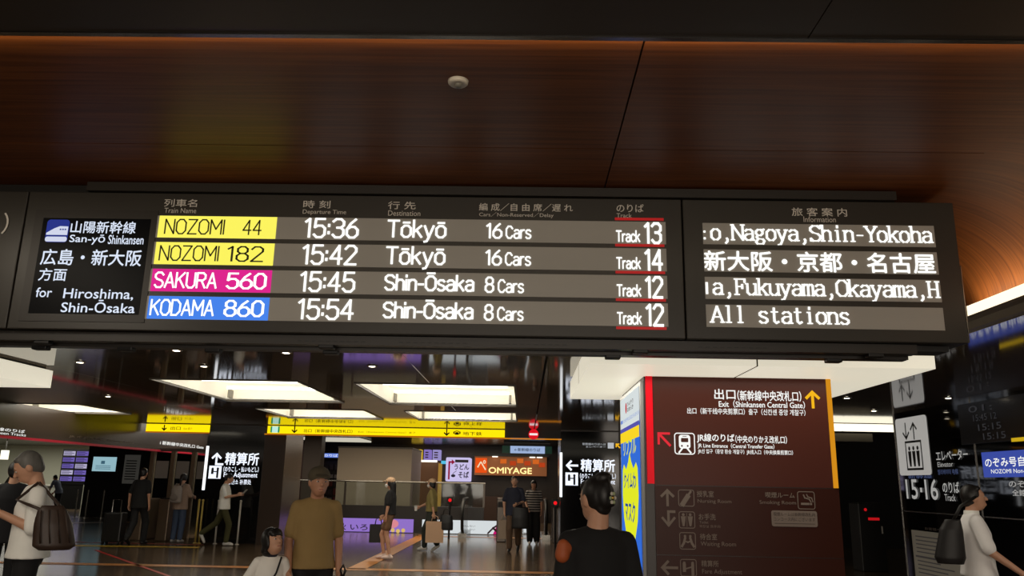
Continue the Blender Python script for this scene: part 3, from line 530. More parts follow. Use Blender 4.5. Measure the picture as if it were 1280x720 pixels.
# ------------------------------------------------------------------ yellow exit signs
YEL = glow('sign_yellow', (252, 222, 10), 1.15); INK = mat('sign_ink', (60, 44, 8), 0.6)
def yellow_sign(label, x0, x1, y, z0, z1, left):
    t = thing('yellow_hanging_sign', label, 'sign', ((x0 + x1) / 2, y, z0))
    MB().box(x0, x1, y, y + .12, z0, z1).build('lit_face', YEL, t); MB().box(x0, x1, y - .01, y + .13, z0 - .025, z0).build('lower_edge', glow('sign_amber', (196, 110, 16), 0.7), t)
    P = YP(y - .005); mb = MB(); h = z1 - z0
    if left:
        L = x1 - x0
        for u, txt, u0, u1 in ((.115, '出口（新幹線中央改札口）', .155, .36), (.757, '地下鉄', .825, .905)):
            arrow2d(mb, P, x0 + u * L, z0 + h * .55, h * .4, 180, .03); ftext(mb, P, txt, x0 + u0 * L, x0 + u1 * L, z0 + h * .2, z0 + h * .68, .012)
        ftext(mb, P, 'Exit（Shinkansen Central Gate）출구', x0 + .385 * L, x0 + .625 * L, z0 + h * .3, z0 + h * .55)
        frame2d(mb, P, x0 + .785 * L, x0 + .815 * L, z0 + h * .25, z0 + h * .8, .08, .018); rect(mb, P, x0 + .793 * L, x0 + .807 * L, z0 + h * .35, z0 + h * .6)
        mb.build('lettering', INK, t); mb = MB(); rect(mb, P, x0 + .013 * L, x0 + .052 * L, z0 + .02, z1 - .01); mb.build('green_panel', glow('exit_green', (30, 150, 90), 0.9), t)
        mb = MB(); rect(mb, YP(y - .008), x0 + .02 * L, x0 + .045 * L, z0 + .02, z1 - .01); mb.build('exit_symbol', glow('exit_pale', (190, 236, 220), 1.0), t)
    else:
        L = x1 - x0; arrow2d(mb, P, x0 + .29 * L, z0 + h * .5, h * .33, 180, .03); ftext(mb, P, '出口', x0 + .39 * L, x0 + .55 * L, z0 + h * .25, z0 + h * .7, .012); ftext(mb, P, 'Exit 출구', x0 + .6 * L, x0 + .73 * L, z0 + h * .3, z0 + h * .6); mb.build('lettering', INK, t)
    return t
yellow_sign('long yellow hanging exit and subway sign in front of the concourse', -6.46, -0.52, 20.2, 2.645, 2.83, True)
yellow_sign('short yellow hanging exit sign over the left ticket gates', -9.55, -7.95, 20.25, 2.645, 2.83, False)
ne = thing('no_entry_sign', 'round red no entry sign hanging right of the long yellow sign', 'sign', (0.2, 20.1, 2.64))
MB().cyl((0.2, 20.06, 2.73), (0.2, 20.12, 2.73), .125, n=28).build('red_disc', glow('no_entry_red', (220, 20, 34), 1.0), ne); mb = MB(); rect(mb, YP(20.05), .1, .3, 2.705, 2.755); mb.build('white_bar', glow('no_entry_white', (250, 230, 230), 1.0), ne)

# ------------------------------------------------------------------ right glossy wall signs
PW = XP(6.434); PW2 = XP(6.430)
es = thing('elevator_sign', 'white elevator pictogram plate on the black glass wall', 'sign', (6.43, 13.5, 1.82))
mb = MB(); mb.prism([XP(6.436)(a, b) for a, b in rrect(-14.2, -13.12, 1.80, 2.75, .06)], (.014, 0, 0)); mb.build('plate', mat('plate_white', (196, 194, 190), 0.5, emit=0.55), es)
mb = MB(); P = XP(6.431); arrow2d(mb, P, -13.83, 2.52, .13, 180, .035); arrow2d(mb, P, -13.55, 2.52, .13, 0, .035); frame2d(mb, P, -13.9, -13.33, 1.88, 2.36, .01, .035)
for x in (-13.76, -13.615, -13.47): circ(mb, P, x, 2.235, .035); poly(mb, P, [(x - .055, 2.19), (x + .055, 2.19), (x + .045, 2.05), (x + .03, 1.94), (x - .03, 1.94), (x - .045, 2.05)])
mb.build('pictogram', mat('pictogram_black', (24, 22, 22), 0.5), es)
wl = thing('wall_lettering_sign', 'white elevator and track 15 16 lettering on the black glass wall', 'sign', (6.43, 13, 1.4))
mb = MB(); ftext(mb, PW, 'エレベーター', -12.9, -11.98, 2.01, 2.16, .014); ftext(mb, PW, 'Elevator', -12.88, -12.42, 1.915, 1.99)
ftext(mb, PW, '15', -14.02, -13.62, 1.42, 1.73, .016); ftext(mb, PW, '16', -13.36, -12.96, 1.42, 1.73, .016); rect(mb, PW, -13.53, -13.46, 1.53, 1.60); ftext(mb, PW, 'のりば', -12.8, -12.32, 1.53, 1.69, .016); ftext(mb, PW, 'Track', -12.77, -12.45, 1.41, 1.51)
mb.build('lettering', mat('wall_letter_white', (200, 200, 198), 0.5, emit=0.5), wl)
mb = MB(); ftext(mb, PW, '엘리베이터 电梯', -12.9, -12.3, 1.80, 1.88); ftext(mb, PW, '新幹線', -13.9, -13.1, 1.745, 1.80); mb.build('blue_lettering', mat('wall_letter_blue', (110, 130, 190), 0.5, emit=0.25), wl)
bs = thing('blue_display', 'lit blue display about unreserved seats at the right edge of the picture', 'sign', (6.43, 10.9, 1.75))
MB().box(6.41, 6.437, 9.9, 11.58, 1.75, 2.09).build('screen', glow('screen_blue', (66, 84, 176), 0.8), bs)
mb = MB(); P = XP(6.405); ftext(mb, P, 'のぞみ号自由席', -11.5, -10.2, 1.885, 2.01, .014); ftext(mb, P, 'NOZOMI Non-reserved', -11.38, -10.2, 1.80, 1.855); mb.build('lettering', WHITE_S, bs)
nt_ = thing('wall_notice', 'white sheet notice low on the black glass wall behind the man in white', 'notice', (6.43, 13.3, .2))
MB().box(6.436, 6.45, 12.5, 13.98, 0.15, 0.92).build('sheet', mat('notice_paper', (206, 202, 192), 0.6), nt_)
mb = MB()
for i, z in enumerate((.82, .76, .70, .64, .58, .44, .38, .32, .26)): rect(mb, PW, -13.85, -12.7 - .2 * (i % 3), z, z + .018)
rect(mb, PW, -13.9, -12.55, .50, .53); mb.build('print_lettering', mat('notice_ink', (120, 118, 128), 0.6), nt_)
mb = MB(); ftext(mb, PW, 'お客様へ', -13.5, -13.0, .945, .99); mb.build('heading_lettering', DIM, nt_)
dt = thing('board_reflection', 'dim grey reflection of a departure board, built as a panel on the black glass wall above the blue display', 'sign', (6.43, 11.2, 2.2))  # reflection of a departure board, modelled as a panel with dim letters
MB().box(6.425, 6.45, 10.0, 12.1, 2.22, 2.80).build('panel', mat('reflected_panel', (34, 36, 42), 0.2), dt)
mb = MB(); P = XP(6.42)
for i, (tx, z) in enumerate((('01:', 2.66), ('15:45 12', 2.53), ('15:15', 2.39), ('15:15', 2.26))): ftext(mb, P, tx, -11.8 + i * .1, -11.2 + i * .08, z, z + .09)
mb.build('dim_lettering', mat('reflected_letter', (96, 98, 106), 0.5, emit=0.15), dt)
mb = MB(); rect(mb, P, -10.85, -10.3, 2.20, 2.25); mb.build('yellow_bar', glow('bar_yellow', (220, 180, 30), 0.8), dt)
wt2 = thing('wall_text_sign', 'small white two-line text below the blue display', 'sign', (6.43, 10.8, 1.5)); mb = MB(); ftext(mb, PW, 'のぞみ', -11.05, -10.5, 1.62, 1.70, .012); ftext(mb, PW, '全館禁煙', -11.0, -10.4, 1.51, 1.59, .012); mb.build('lettering', mat('wall_letter_white', (200, 200, 198), 0.5, emit=0.5), wt2)
# corridor behind the column
cs = thing('corridor_light', 'bright white strip light in the dark corridor right of the brown column', 'light', (6.8, 16.5, 2.72))
MB().box(5.6, 6.42, 16.45, 16.6, 2.70, 2.84).build('tube', glow('strip_glow', (255, 246, 220), 1.6), cs); MB().box(6.46, 7.5, 16.45, 16.6, 2.70, 2.84).build('tube', glow('strip_glow', (255, 246, 220), 1.6), cs); MB().box(5.6, 7.5, 16.45, 16.62, 2.84, 2.85).build('batten', FRW, cs)
MB().box(6.1, 7.05, 16.62, 16.7, 2.5, 2.66).build('shade_panel', mat('dim_shade', (80, 74, 64), 0.5), cs)
gm = thing('gate_machine', 'dark gate machine with small red lamps in the corridor', 'ticket machine', (6.85, 16.6, 0))
MB().box(6.6, 7.1, 16.52, 17.0, 0, 1.3).build('cabinet', BLACK, gm, bevel=.02); mb = MB(); rect(mb, YP(16.51), 6.78, 7.0, .97, 1.02); mb.build('red_display', glow('lamp_red', (190, 20, 26), 0.9), gm)
MB().sphere((6.74, 16.51, 1.17), .03, .02, .03).build('red_lamp', glow('lamp_red', (190, 20, 26), 0.9), gm); mb = MB(); rect(mb, YP(16.51), 7.02, 7.05, .72, .86); mb.build('white_label', GREYL, gm)

# ------------------------------------------------------------------ left: gate line and office zone
def YPT(mb, y, items, bold=.012):
    for it in items: ftext(mb, YP(y), *it, bold)
fsn = thing('fascia_lettering_sign', 'white lettering on the dark fascia above the red band', 'sign', (-9.68, 15, 2.3)); mb = MB(); ftext(mb, lambda a, b: Vector((-9.685, a, b)), '新幹線のりば', 14.3, 15.55, 2.31, 2.37, .012); ftext(mb, lambda a, b: Vector((-9.685, a, b)), 'Shinkansen Tracks', 14.3, 15.6, 2.25, 2.30); mb.build('lettering', WHITE_S, fsn)
mb = MB(); ftext(mb, lambda a, b: Vector((-9.685, a, b)), 'JR 中央改札口 Central Gate', 17.1, 20.0, 2.31, 2.37); mb.build('dim_lettering', DIM, fsn)
gs = thing('gate_header_sign', 'lit white lettering on the fascia under the short yellow sign', 'sign', (-9.69, 23, 2.37)); mb = MB(); ftext(mb, lambda a, b: Vector((-9.688, a, b)), 'i 新幹線中央改札口 Gate', 21.45, 24.4, 2.37, 2.47, .014); mb.build('lettering', WHITE_S, gs)
tv = thing('wall_screen_display', 'pale blue information screen on the dark far wall at left', 'screen', (-16.5, 31.96, 1.67))
MB().box(-17.03, -16.0, 31.92, 31.995, 1.67, 2.28).build('bezel', BLACK, tv); mb = MB(); rect(mb, YP(31.91), -16.98, -16.05, 1.70, 2.25); mb.build('screen', glow('tv_blue', (158, 200, 212), 0.8), tv)
mb = MB(); rect(mb, YP(31.9), -16.65, -16.5, 1.98, 2.1); [rect(mb, YP(31.9), -16.85, -16.25, z, z + .02) for z in (1.78, 1.84, 1.9)]; mb.build('screen_content', glow('tv_dark', (70, 110, 130), 0.7), tv)
bd = thing('notice_board', 'grey notice board beside the pale blue screen', 'notice', (-15.45, 31.97, 1.25)); MB().box(-15.75, -15.15, 31.94, 31.995, 1.25, 2.35).build('board', mat('board_grey', (120, 118, 112), 0.5, emit=0.12), bd)
mb = MB(); [rect(mb, YP(31.93), -15.67, -15.25, 1.4 + .1 * i, 1.44 + .1 * i) for i in range(8)]; mb.build('print_lettering', mat('board_ink', (60, 60, 60), 0.5), bd)
dp = thing('departure_display', 'purple lit train display wall in the bright ticket hall', 'screen', (-21, 38, 1.2))
MB().box(-21.7, -20.45, 38, 38.1, 1.1, 2.72).build('frame', BLACK, dp); MB().box(-21.6, -20.55, 38.02, 38.08, 0, 1.1).build('stand', BLACK, dp)
for i in range(5):
    for j in range(2):
        mb = MB(); rect(mb, YP(37.99), -21.65 + j * .62, -21.1 + j * .62, 2.42 - i * .29, 2.62 - i * .29); pn = mb.build('display_panel', glow('disp_violet' if (i + j) % 3 else 'disp_pale', (120, 104, 190) if (i + j) % 3 else (196, 190, 222), 0.8), dp)
        mb = MB(); [rect(mb, YP(37.98), -21.62 + j * .62, -21.25 + j * .62 + .1 * (k % 2), 2.45 - i * .29 + k * .06, 2.475 - i * .29 + k * .06) for k in range(3)]; mb.build('display_lettering', glow('disp_dark', (50, 36, 90), 0.6), dp)
ol = thing('office_pendant', 'small bright lantern lamp under the ceiling of the ticket hall', 'light', (-22.3, 36.5, 2.4)); MB().box(-23.35, -23.1, 36, 36.2, 2.15, 2.55).build('shade', glow('lantern', (255, 250, 225), 1.4), ol); MB().cyl((-23.22, 36.1, 2.55), (-23.22, 36.1, 3.05), .02).build('rod', STEEL, ol)
of = thing('ticket_counter', 'pale ticket counter in the bright hall at left', 'counter', (-24, 38.6, 0)); MB().box(-27, -22.3, 38.4, 39.2, 0, 1.0).build('counter_body', mat('counter', (170, 172, 160), 0.5), of); MB().box(-27.05, -22.25, 38.3, 39.25, 1.0, 1.06).build('counter_top', mat('counter_top', (210, 208, 196), 0.4), of)
# glass gate at the left passage
gg = thing('glass_gate_partition', 'glass and steel gate partition left of the fare pillar', 'partition', (-8.8, 21.6, 0))
for x in (-9.9, -9.35, -8.8, -8.35): MB().box(x - .05, x + .05, 21.55, 21.7, 0, 2.2).build('post', mat('gate_post', (124, 106, 84), 0.35, metal=0.2), gg)
for xa, xb in ((-9.85, -9.4), (-9.3, -8.85), (-8.75, -8.4)):
    MB().box(xa, xb, 21.61, 21.625, 0.1, 2.15).build('glass_pane', glass(), gg); mb = MB(); mb.box(xa + .06, xb - .06, 21.595, 21.605, 1.5, 1.95); mb.build('notice_sheet', mat('sheet', (150, 146, 140), 0.6), gg)
MB().box(-9.95, -8.3, 21.55, 21.7, 2.2, 2.28).build('header', BRUSH, gg)
for k, (x, hgt) in enumerate(((-9.6, 1.0), (-8.95, 1.0))):
    g_ = thing('ticket_gate', ('left' if k == 0 else 'right') + ' brown ticket gate cabinet under the short yellow sign', 'ticket gate', (x, 20.6, 0)); MB().box(x - .14, x + .14, 20.45, 21.4, 0, hgt).build('cabinet', mat('gate_brown', (120, 102, 82), 0.35, metal=0.3), g_, bevel=.03); MB().box(x - .1, x + .1, 20.47, 20.62, hgt, hgt + .03).build('reader', BLACK, g_)
YPOST = mat('post_yellow', (190, 164, 84), 0.4); WPOST = mat('post_white', (200, 194, 184), 0.4)
for k, (x, y, m, lab) in enumerate(((-7.92, 20.05, YPOST, 'left of the two yellow posts beside the fare pillar'), (-7.80, 19.98, YPOST, 'right of the two yellow posts beside the fare pillar'), (-7.42, 20.0, WPOST, 'white post behind the man in olive trousers'), (-6.85, 19.9, WPOST, 'white post standing right of the man in olive trousers'))):
    t = thing('barrier_post', lab, 'post', (x, y, 0), 'slim barrier posts'); MB().cyl((x, y, .012), (x, y, 1.0), .022).build('pole', m, t, smooth=True); MB().lathe((x, y, 0), [(.05, 0), (.05, .01), (.03, .02)]).build('base', m, t); MB().sphere((x, y, 1.0), .03, .03, .03).build('cap', m, t, smooth=True)
for k, (x, y) in enumerate(((-16.9, 31.0), (-16.3, 30.6), (-15.8, 30.8))):
    t = thing('barrier_post', ['leftmost', 'middle', 'rightmost'][k] + ' of three thin posts before the dark screen wall', 'post', (x, y, 0), 'posts before the screen wall'); MB().cyl((x, y, .012), (x, y, 1.0), .025).build('pole', STEEL, t); MB().lathe((x, y, 0), [(.16, 0), (.16, .01), (.03, .02)]).build('base', STEEL, t)

# ------------------------------------------------------------------ far concourse: railing, adverts, escalators, shops
ra = thing('glass_railing', 'glass railing with steel handrail around the stairwell', 'railing', (-4, 25.6, 0))
MB().box(-7.6, -1.25, 25.55, 25.7, 0, .80).build('base_wall', mat('rail_base', (30, 27, 25), 0.3), ra)
for a, b in ((-7.55, -5.62), (-5.55, -3.55), (-3.48, -1.28)): MB().box(a, b, 25.6, 25.615, .80, 1.5).build('glass_pane', glass(), ra)
for x in (-7.58, -5.585, -3.515, -1.26): MB().box(x - .03, x + .03, 25.58, 25.64, .8, 1.5).build('post', BRUSH, ra)
MB().cyl((-7.6, 25.61, 1.52), (-1.22, 25.61, 1.52), .025).build('handrail', STEEL, ra)
ad1 = thing('lit_advert', 'purple lit advertisement strip below the glass railing', 'advertisement', (-4.6, 25.5, 0))
MB().box(-5.9, -3.4, 25.5, 25.55, .02, .41).build('light_panel', glow('ad_purple', (150, 118, 206), 0.9), ad1); P = YP(25.495); mb = MB(); circ(mb, P, -4.05, .27, .2, rz=.13); mb.build('pink_shape', glow('ad_pink', (226, 140, 150), 0.9), ad1)
mb = MB(); [circ(mb, P, -4.5 + .16 * i, .06 + .02 * (i % 2), .06) for i in range(6)]; mb.build('yellow_shape', glow('ad_yellow', (226, 190, 110), 0.9), ad1); mb = MB(); ftext(mb, P, '秋 いろ', -5.75, -4.8, .06, .25, .02); mb.build('lettering', mat('ad_ink', (40, 30, 66), 0.5), ad1)
ad2 = thing('lit_advert', 'white lit advertisement strip with magenta end below the railing', 'advertisement', (-1.6, 25.5, 0))
MB().box(-3.13, -0.62, 25.5, 25.55, .02, .41).build('light_panel', glow('ad_white', (216, 222, 224), 0.95), ad2); mb = MB(); P = YP(25.495); poly(mb, P, [(-.95, .02), (-.62, .02), (-.62, .41), (-.78, .41)]); mb.build('magenta_shape', glow('ad_magenta', (196, 20, 110), 0.9), ad2); mb = MB(); line(mb, P, [(-1.1, .05), (-.95, .2), (-.8, .3)], .05); line(mb, P, [(-.95, .2), (-.8, .08)], .06); [ftext(mb, P, 'ごあんない', -1.95, -1.5, .12 + .1 * i, .18 + .1 * i) for i in range(2)]; mb.build('figure_shape', mat('ad_dark', (60, 30, 50), 0.5), ad2)
ad3 = thing('lit_advert', 'small white lit advertisement behind the couple at the escalator', 'advertisement', (0.1, 26.2, 0)); MB().box(-.05, .45, 26.2, 26.25, .02, .75).build('light_panel', glow('ad_white', (216, 222, 224), 0.95), ad3); mb = MB(); frame2d(mb, YP(26.19), -.04, .44, .03, .74, .02, .02); mb.build('frame', STEEL, ad3)
gp = thing('stairwell_block', 'large plain grey block standing behind the glass railing', 'wall block', (-4.95, 27.5, 0)); MB().box(-6.2, -3.75, 27.0, 29.5, 0, 2.58).build('block', mat('block_grey', (150, 136, 118), 0.5), gp); MB().box(-6.22, -3.73, 26.98, 29.5, 2.58, 2.63).build('coping', mat('coping', (88, 82, 74), 0.5), gp)
def escalator(x, label):
    t = thing('escalator_balustrade', label, 'escalator', (x, 24, 0), 'escalator balustrades')
    pr = [(23.9, .12), (23.55, .3), (23.42, .6), (23.55, .9), (23.9, 1.02), (25.45, 1.02), (25.45, .12)]
    mb = MB(); mb.prism([(x - .02, a, b) for a, b in pr], (.04, 0, 0)); mb.build('glass_panel', mat('esc_panel', (70, 66, 62), 0.12), t)
    pts = [(x, 24.2, .10)] + [(x, 23.87 + .45 * math.cos(R(a)), .57 + .47 * math.sin(R(a))) for a in range(-100, -275, -20)][0:0] + [(x, a, b) for a, b in ((23.85, .08), (23.5, .28), (23.36, .6), (23.5, .94), (23.85, 1.07), (25.45, 1.07))]
    MB().tube(pts, .045).build('handrail', BLACK, t, smooth=True); MB().box(x - .12, x + .12, 23.6, 25.45, 0, .14).build('skirt', STEEL, t)
    return t
escalator(-1.75, 'escalator balustrade with black handrail beside the woman in olive'); escalator(0.62, 'escalator balustrade with black handrail right of the couple'); 
for x, lab in ((-.62, 'square dark steel post left of the couple at the escalator'), (.88, 'square dark steel post right of the couple at the escalator')):
    t = thing('gate_post', lab, 'post', (x, 22.6, 0), 'steel posts at the escalator'); MB().box(x - .13, x + .13, 22.5, 22.8, 0, 1.15).build('body', BRUSH, t, bevel=.02); MB().box(x - .1, x + .1, 22.49, 22.5, .9, 1.05).build('sensor', BLACK, t)
for x, y, z, lab in ((-2.1, 23.3, 1.05, 'small red warning lamp on a black post beside the left escalator'), (.78, 21.0, 1.08, 'red warning lamp on a black post against the right fare pillar')):
    t = thing('warning_lamp', lab, 'lamp', (x, y, 0)); MB().cyl((x, y, 0), (x, y, z - .06), .03).build('post', BLACK, t); MB().box(x - .09, x + .09, y - .03, y + .05, z - .1, z + .1).build('housing', BLACK, t, bevel=.02); MB().sphere((x, y - .03, z), .045, .03, .045).build('red_lens', glow('warn_red', (230, 24, 30), 1.3), t)
# shops
om = thing('souvenir_shop', 'orange lit souvenir shop front with OMIYAGE letters', 'shop', (-.6, 34, 0))
MB().box(-2.1, .9, 34.0, 34.5, 1.85, 2.62).build('shelf_wall', mat('shop_back', (150, 92, 54), 0.6, emit=0.22), om)
mb = MB(); mb.box(-2.1, .9, 33.7, 34.0, 0, 1.0); mb.build('counter', mat('shop_counter', (60, 40, 30), 0.5), om)
P = YP(33.98); mb = MB(); rect(mb, P, -2.06, -1.58, 1.94, 2.54); mb.build('orange_panel', glow('shop_orange', (236, 84, 24), 0.95), om)
mb = MB(); ftext(mb, YP(33.97), 'ぺ', -1.98, -1.62, 2.05, 2.45, .02); mb.build('panel_mark', glow('shop_cream', (255, 232, 190), 0.9), om)
mb = MB(); ftext(mb, P, 'OMIYAGE', -1.5, .28, 1.93, 2.17, .03); mb.build('lettering', glow('shop_letters', (255, 226, 150), 1.4), om)
for i, (x, z, c) in enumerate(((-.9, 2.42, 'a'), (-.5, 2.35, 'b'), (-.2, 2.45, 'a'), (.1, 2.36, 'b'), (.45, 2.42, 'a'), (.7, 2.3, 'b'))): mb = MB(); rect(mb, P, x - .13, x + .13, z - .09, z + .09); mb.build('poster_card', glow('card_' + c, (226, 110, 40) if c == 'a' else (196, 70, 30), 0.8), om)
for x in (-1.25, .3, .6): MB().cyl((x, 33.9, 2.58), (x, 33.9, 2.62), .12).build('spot_light', glow('spot_white', (255, 246, 230), 1.5), om)
MB().box(-2.2, 1.0, 33.9, 34.5, 2.62, 2.72).build('header', BLACK, om)
ud = thing('udon_sign', 'square lavender lit udon and soba sign with red arrow', 'sign', (-2.76, 33.9, 1.57)); mb = MB(); mb.prism([YP(33.9)(a, b) for a, b in rrect(-3.28, -2.25, 1.57, 2.54, .06)], (0, .69, 0)); mb.build('lit_face', glow('udon_face', (206, 196, 238), 0.95), ud)
P = YP(33.89); mb = MB(); ftext(mb, P, 'うどん', -2.92, -2.32, 2.05, 2.27, .03); ftext(mb, P, 'そば', -2.75, -2.32, 1.72, 1.97, .03); circ(mb, P, -2.96, 1.8, .09, rz=.06); line(mb, P, [(-2.98, 1.88), (-2.84, 2.0)], .02); mb.build('lettering', mat('udon_ink', (30, 24, 70), 0.5), ud); mb = MB(); rect(mb, P, -2.9, -2.35, 2.34, 2.45); mb.build('black_band', mat('udon_band', (24, 20, 30), 0.5), ud); mb = MB(); line(mb, P, [(-3.14, 1.68), (-3.14, 2.35), (-3.0, 2.35)], .07); poly(mb, P, [(-3.04, 2.24), (-2.9, 2.35), (-3.04, 2.46)]); mb.build('red_arrow', glow('udon_red', (150, 20, 60), 0.9), ud)
hs = thing('blue_hanging_sign', 'pale blue lit hanging sign above the souvenir shop', 'sign', (.1, 30, 2.6)); MB().box(-.55, .72, 30, 30.1, 2.62, 2.88).build('lit_face', glow('hang_blue', (168, 190, 230), 0.85), hs); mb = MB(); ftext(mb, YP(29.99), '←新幹線のりば', -.4, .55, 2.69, 2.81, .01); mb.build('lettering', mat('hang_ink', (40, 60, 110), 0.5), hs); MB().box(-.85, -.57, 30, 30.1, 2.62, 2.88).build('green_side', mat('hang_green', (40, 84, 66), 0.4, emit=0.2), hs); MB().box(.74, .98, 30, 30.1, 2.62, 2.88).build('green_side', mat('hang_green', (40, 84, 66), 0.4, emit=0.2), hs); MB().box(-.8, .9, 30.03, 30.07, 2.88, 3.05).build('hanger', BLACK, hs)
for i, (x0, x1, nm, c, lab) in enumerate(((-4.75, -4.35, 'tag_yellow', (240, 200, 60), 'small yellow lit shop sign above the far doorway'), (-4.22, -3.95, 'tag_violet', (140, 120, 200), 'small violet lit shop sign next to the yellow one'), (-3.85, -3.55, 'tag_pale', (160, 150, 210), 'pale violet lit shop sign nearest the udon sign'))):
    t = thing('small_shop_sign', lab, 'sign', ((x0 + x1) / 2, 34, 2.42)); MB().box(x0, x1, 33.95, 34.59, 2.42, 2.84).build('lit_face', glow(nm, c, 0.85), t); mb = MB(); [rect(mb, YP(33.94), x0 + .06, x1 - .08, 2.5 + .1 * k, 2.55 + .1 * k) for k in range(3)]; mb.build('lettering', mat('tag_ink', (70, 40, 60), 0.5), t)
dw = thing('shop_doorway', 'narrow shop doorway with warm yellow lit jambs', 'doorway', (-4.1, 34.3, 0)); MB().box(-4.55, -4.42, 34.2, 34.59, 0, 2.36).build('jamb', glow('jamb', (196, 150, 70), 0.6), dw); MB().box(-3.62, -3.5, 34.2, 34.59, 0, 2.3).build('jamb', glow('jamb', (196, 150, 70), 0.6), dw); MB().box(-4.42, -3.62, 34.4, 34.59, 0, 2.36).build('interior', mat('door_in', (96, 66, 44), 0.6, emit=0.15), dw); MB().box(-3.5, -3.32, 34.1, 34.59, 2.28, 2.40).build('cyan_sign', glow('cyan', (90, 200, 236), 0.9), dw); MB().box(-4.4, -3.7, 34.15, 34.4, 2.34, 2.42).build('header_light', glow('spot_white', (255, 246, 230), 1.5), dw)
sh = thing('red_shop_wall', 'dark reddish shop wall with small white lettering behind the man in the cap', 'shop', (-9.2, 28, 0)); MB().box(-10.3, -7.6, 28.0, 28.3, 0, 2.75).build('panel', mat('red_shop', (76, 34, 28), 0.4), sh); mb = MB(); P = YP(27.99)
for i in range(3): ftext(mb, P, ['いらっしゃいませ', 'おみやげ処', 'お弁当'][i], -9.3, -8.2 - .2 * i, 2.42 - .1 * i, 2.50 - .1 * i, .01)
mb.build('lettering', mat('shop_text', (200, 196, 190), 0.5, emit=0.4), sh); MB().box(-7.6, -7.0, 27.9, 28.4, 0, 3.05).build('jamb', mat('jamb_grey', (96, 82, 72), 0.4), sh)
lp_ = thing('ceiling_light_panel', 'pale ceiling light panel over the far concourse behind the cap man', 'ceiling light', (-7.6, 29, 2.95)); MB().box(-8.3, -6.0, 29.2, 31.6, 2.98, 3.04).build('diffuser', glow('far_panel', (220, 214, 196), 0.8), lp_); MB().box(-8.35, -5.95, 29.15, 31.65, 3.03, 3.05).build('frame', STEEL, lp_)
bsg = thing('blue_shop_sign', 'small blue lit sign left of the grey block', 'sign', (-7.6, 33, 2.4)); MB().box(-8.25, -7.45, 33, 33.1, 2.42, 2.58).build('lit_face', glow('small_blue', (110, 140, 230), 0.9), bsg); mb = MB(); ftext(mb, YP(32.99), 'のりば', -8.15, -7.6, 2.45, 2.55); mb.build('lettering', WHITE_S, bsg); MB().box(-8.2, -7.5, 33.1, 34.6, 2.5, 2.54).build('bracket', BLACK, bsg)
sf = thing('goods_shelf', 'dark shelving of red and white goods behind the railing', 'shelf', (-7.2, 33.5, 0)); MB().box(-8.3, -5.9, 33.6, 34.0, 0, 2.3).build('carcass', mat('shelf_dark', (40, 30, 28), 0.5), sf)
mb = MB(); 
for k in range(5):
    mb.cur = k % 3
    for i in range(11): mb.cur = random.randrange(3); mb.box(-8.22 + i * .21, -8.07 + i * .21, 33.5, 33.62, .62 + k * .33, .62 + k * .33 + random.uniform(.12, .26))
g_ = mb.build('goods', [mat('goods_red', (110, 36, 34), 0.5), mat('goods_white', (130, 120, 116), 0.5), mat('goods_dark', (54, 40, 44), 0.5)], sf); g_['kind'] = 'stuff'
area('concourse_fill', (-3, 23.6, 3.0), 6, 3, 200, (1, 0.85, 0.65)); area('concourse_fill', (-2, 31.5, 3.0), 6, 3, 130, (1, 0.85, 0.65)); area('concourse_fill', (-8.5, 23, 2.95), 3, 3, 90, (1, 0.9, 0.75))  # unseen area fills added over the concourse to brighten block, people and gates

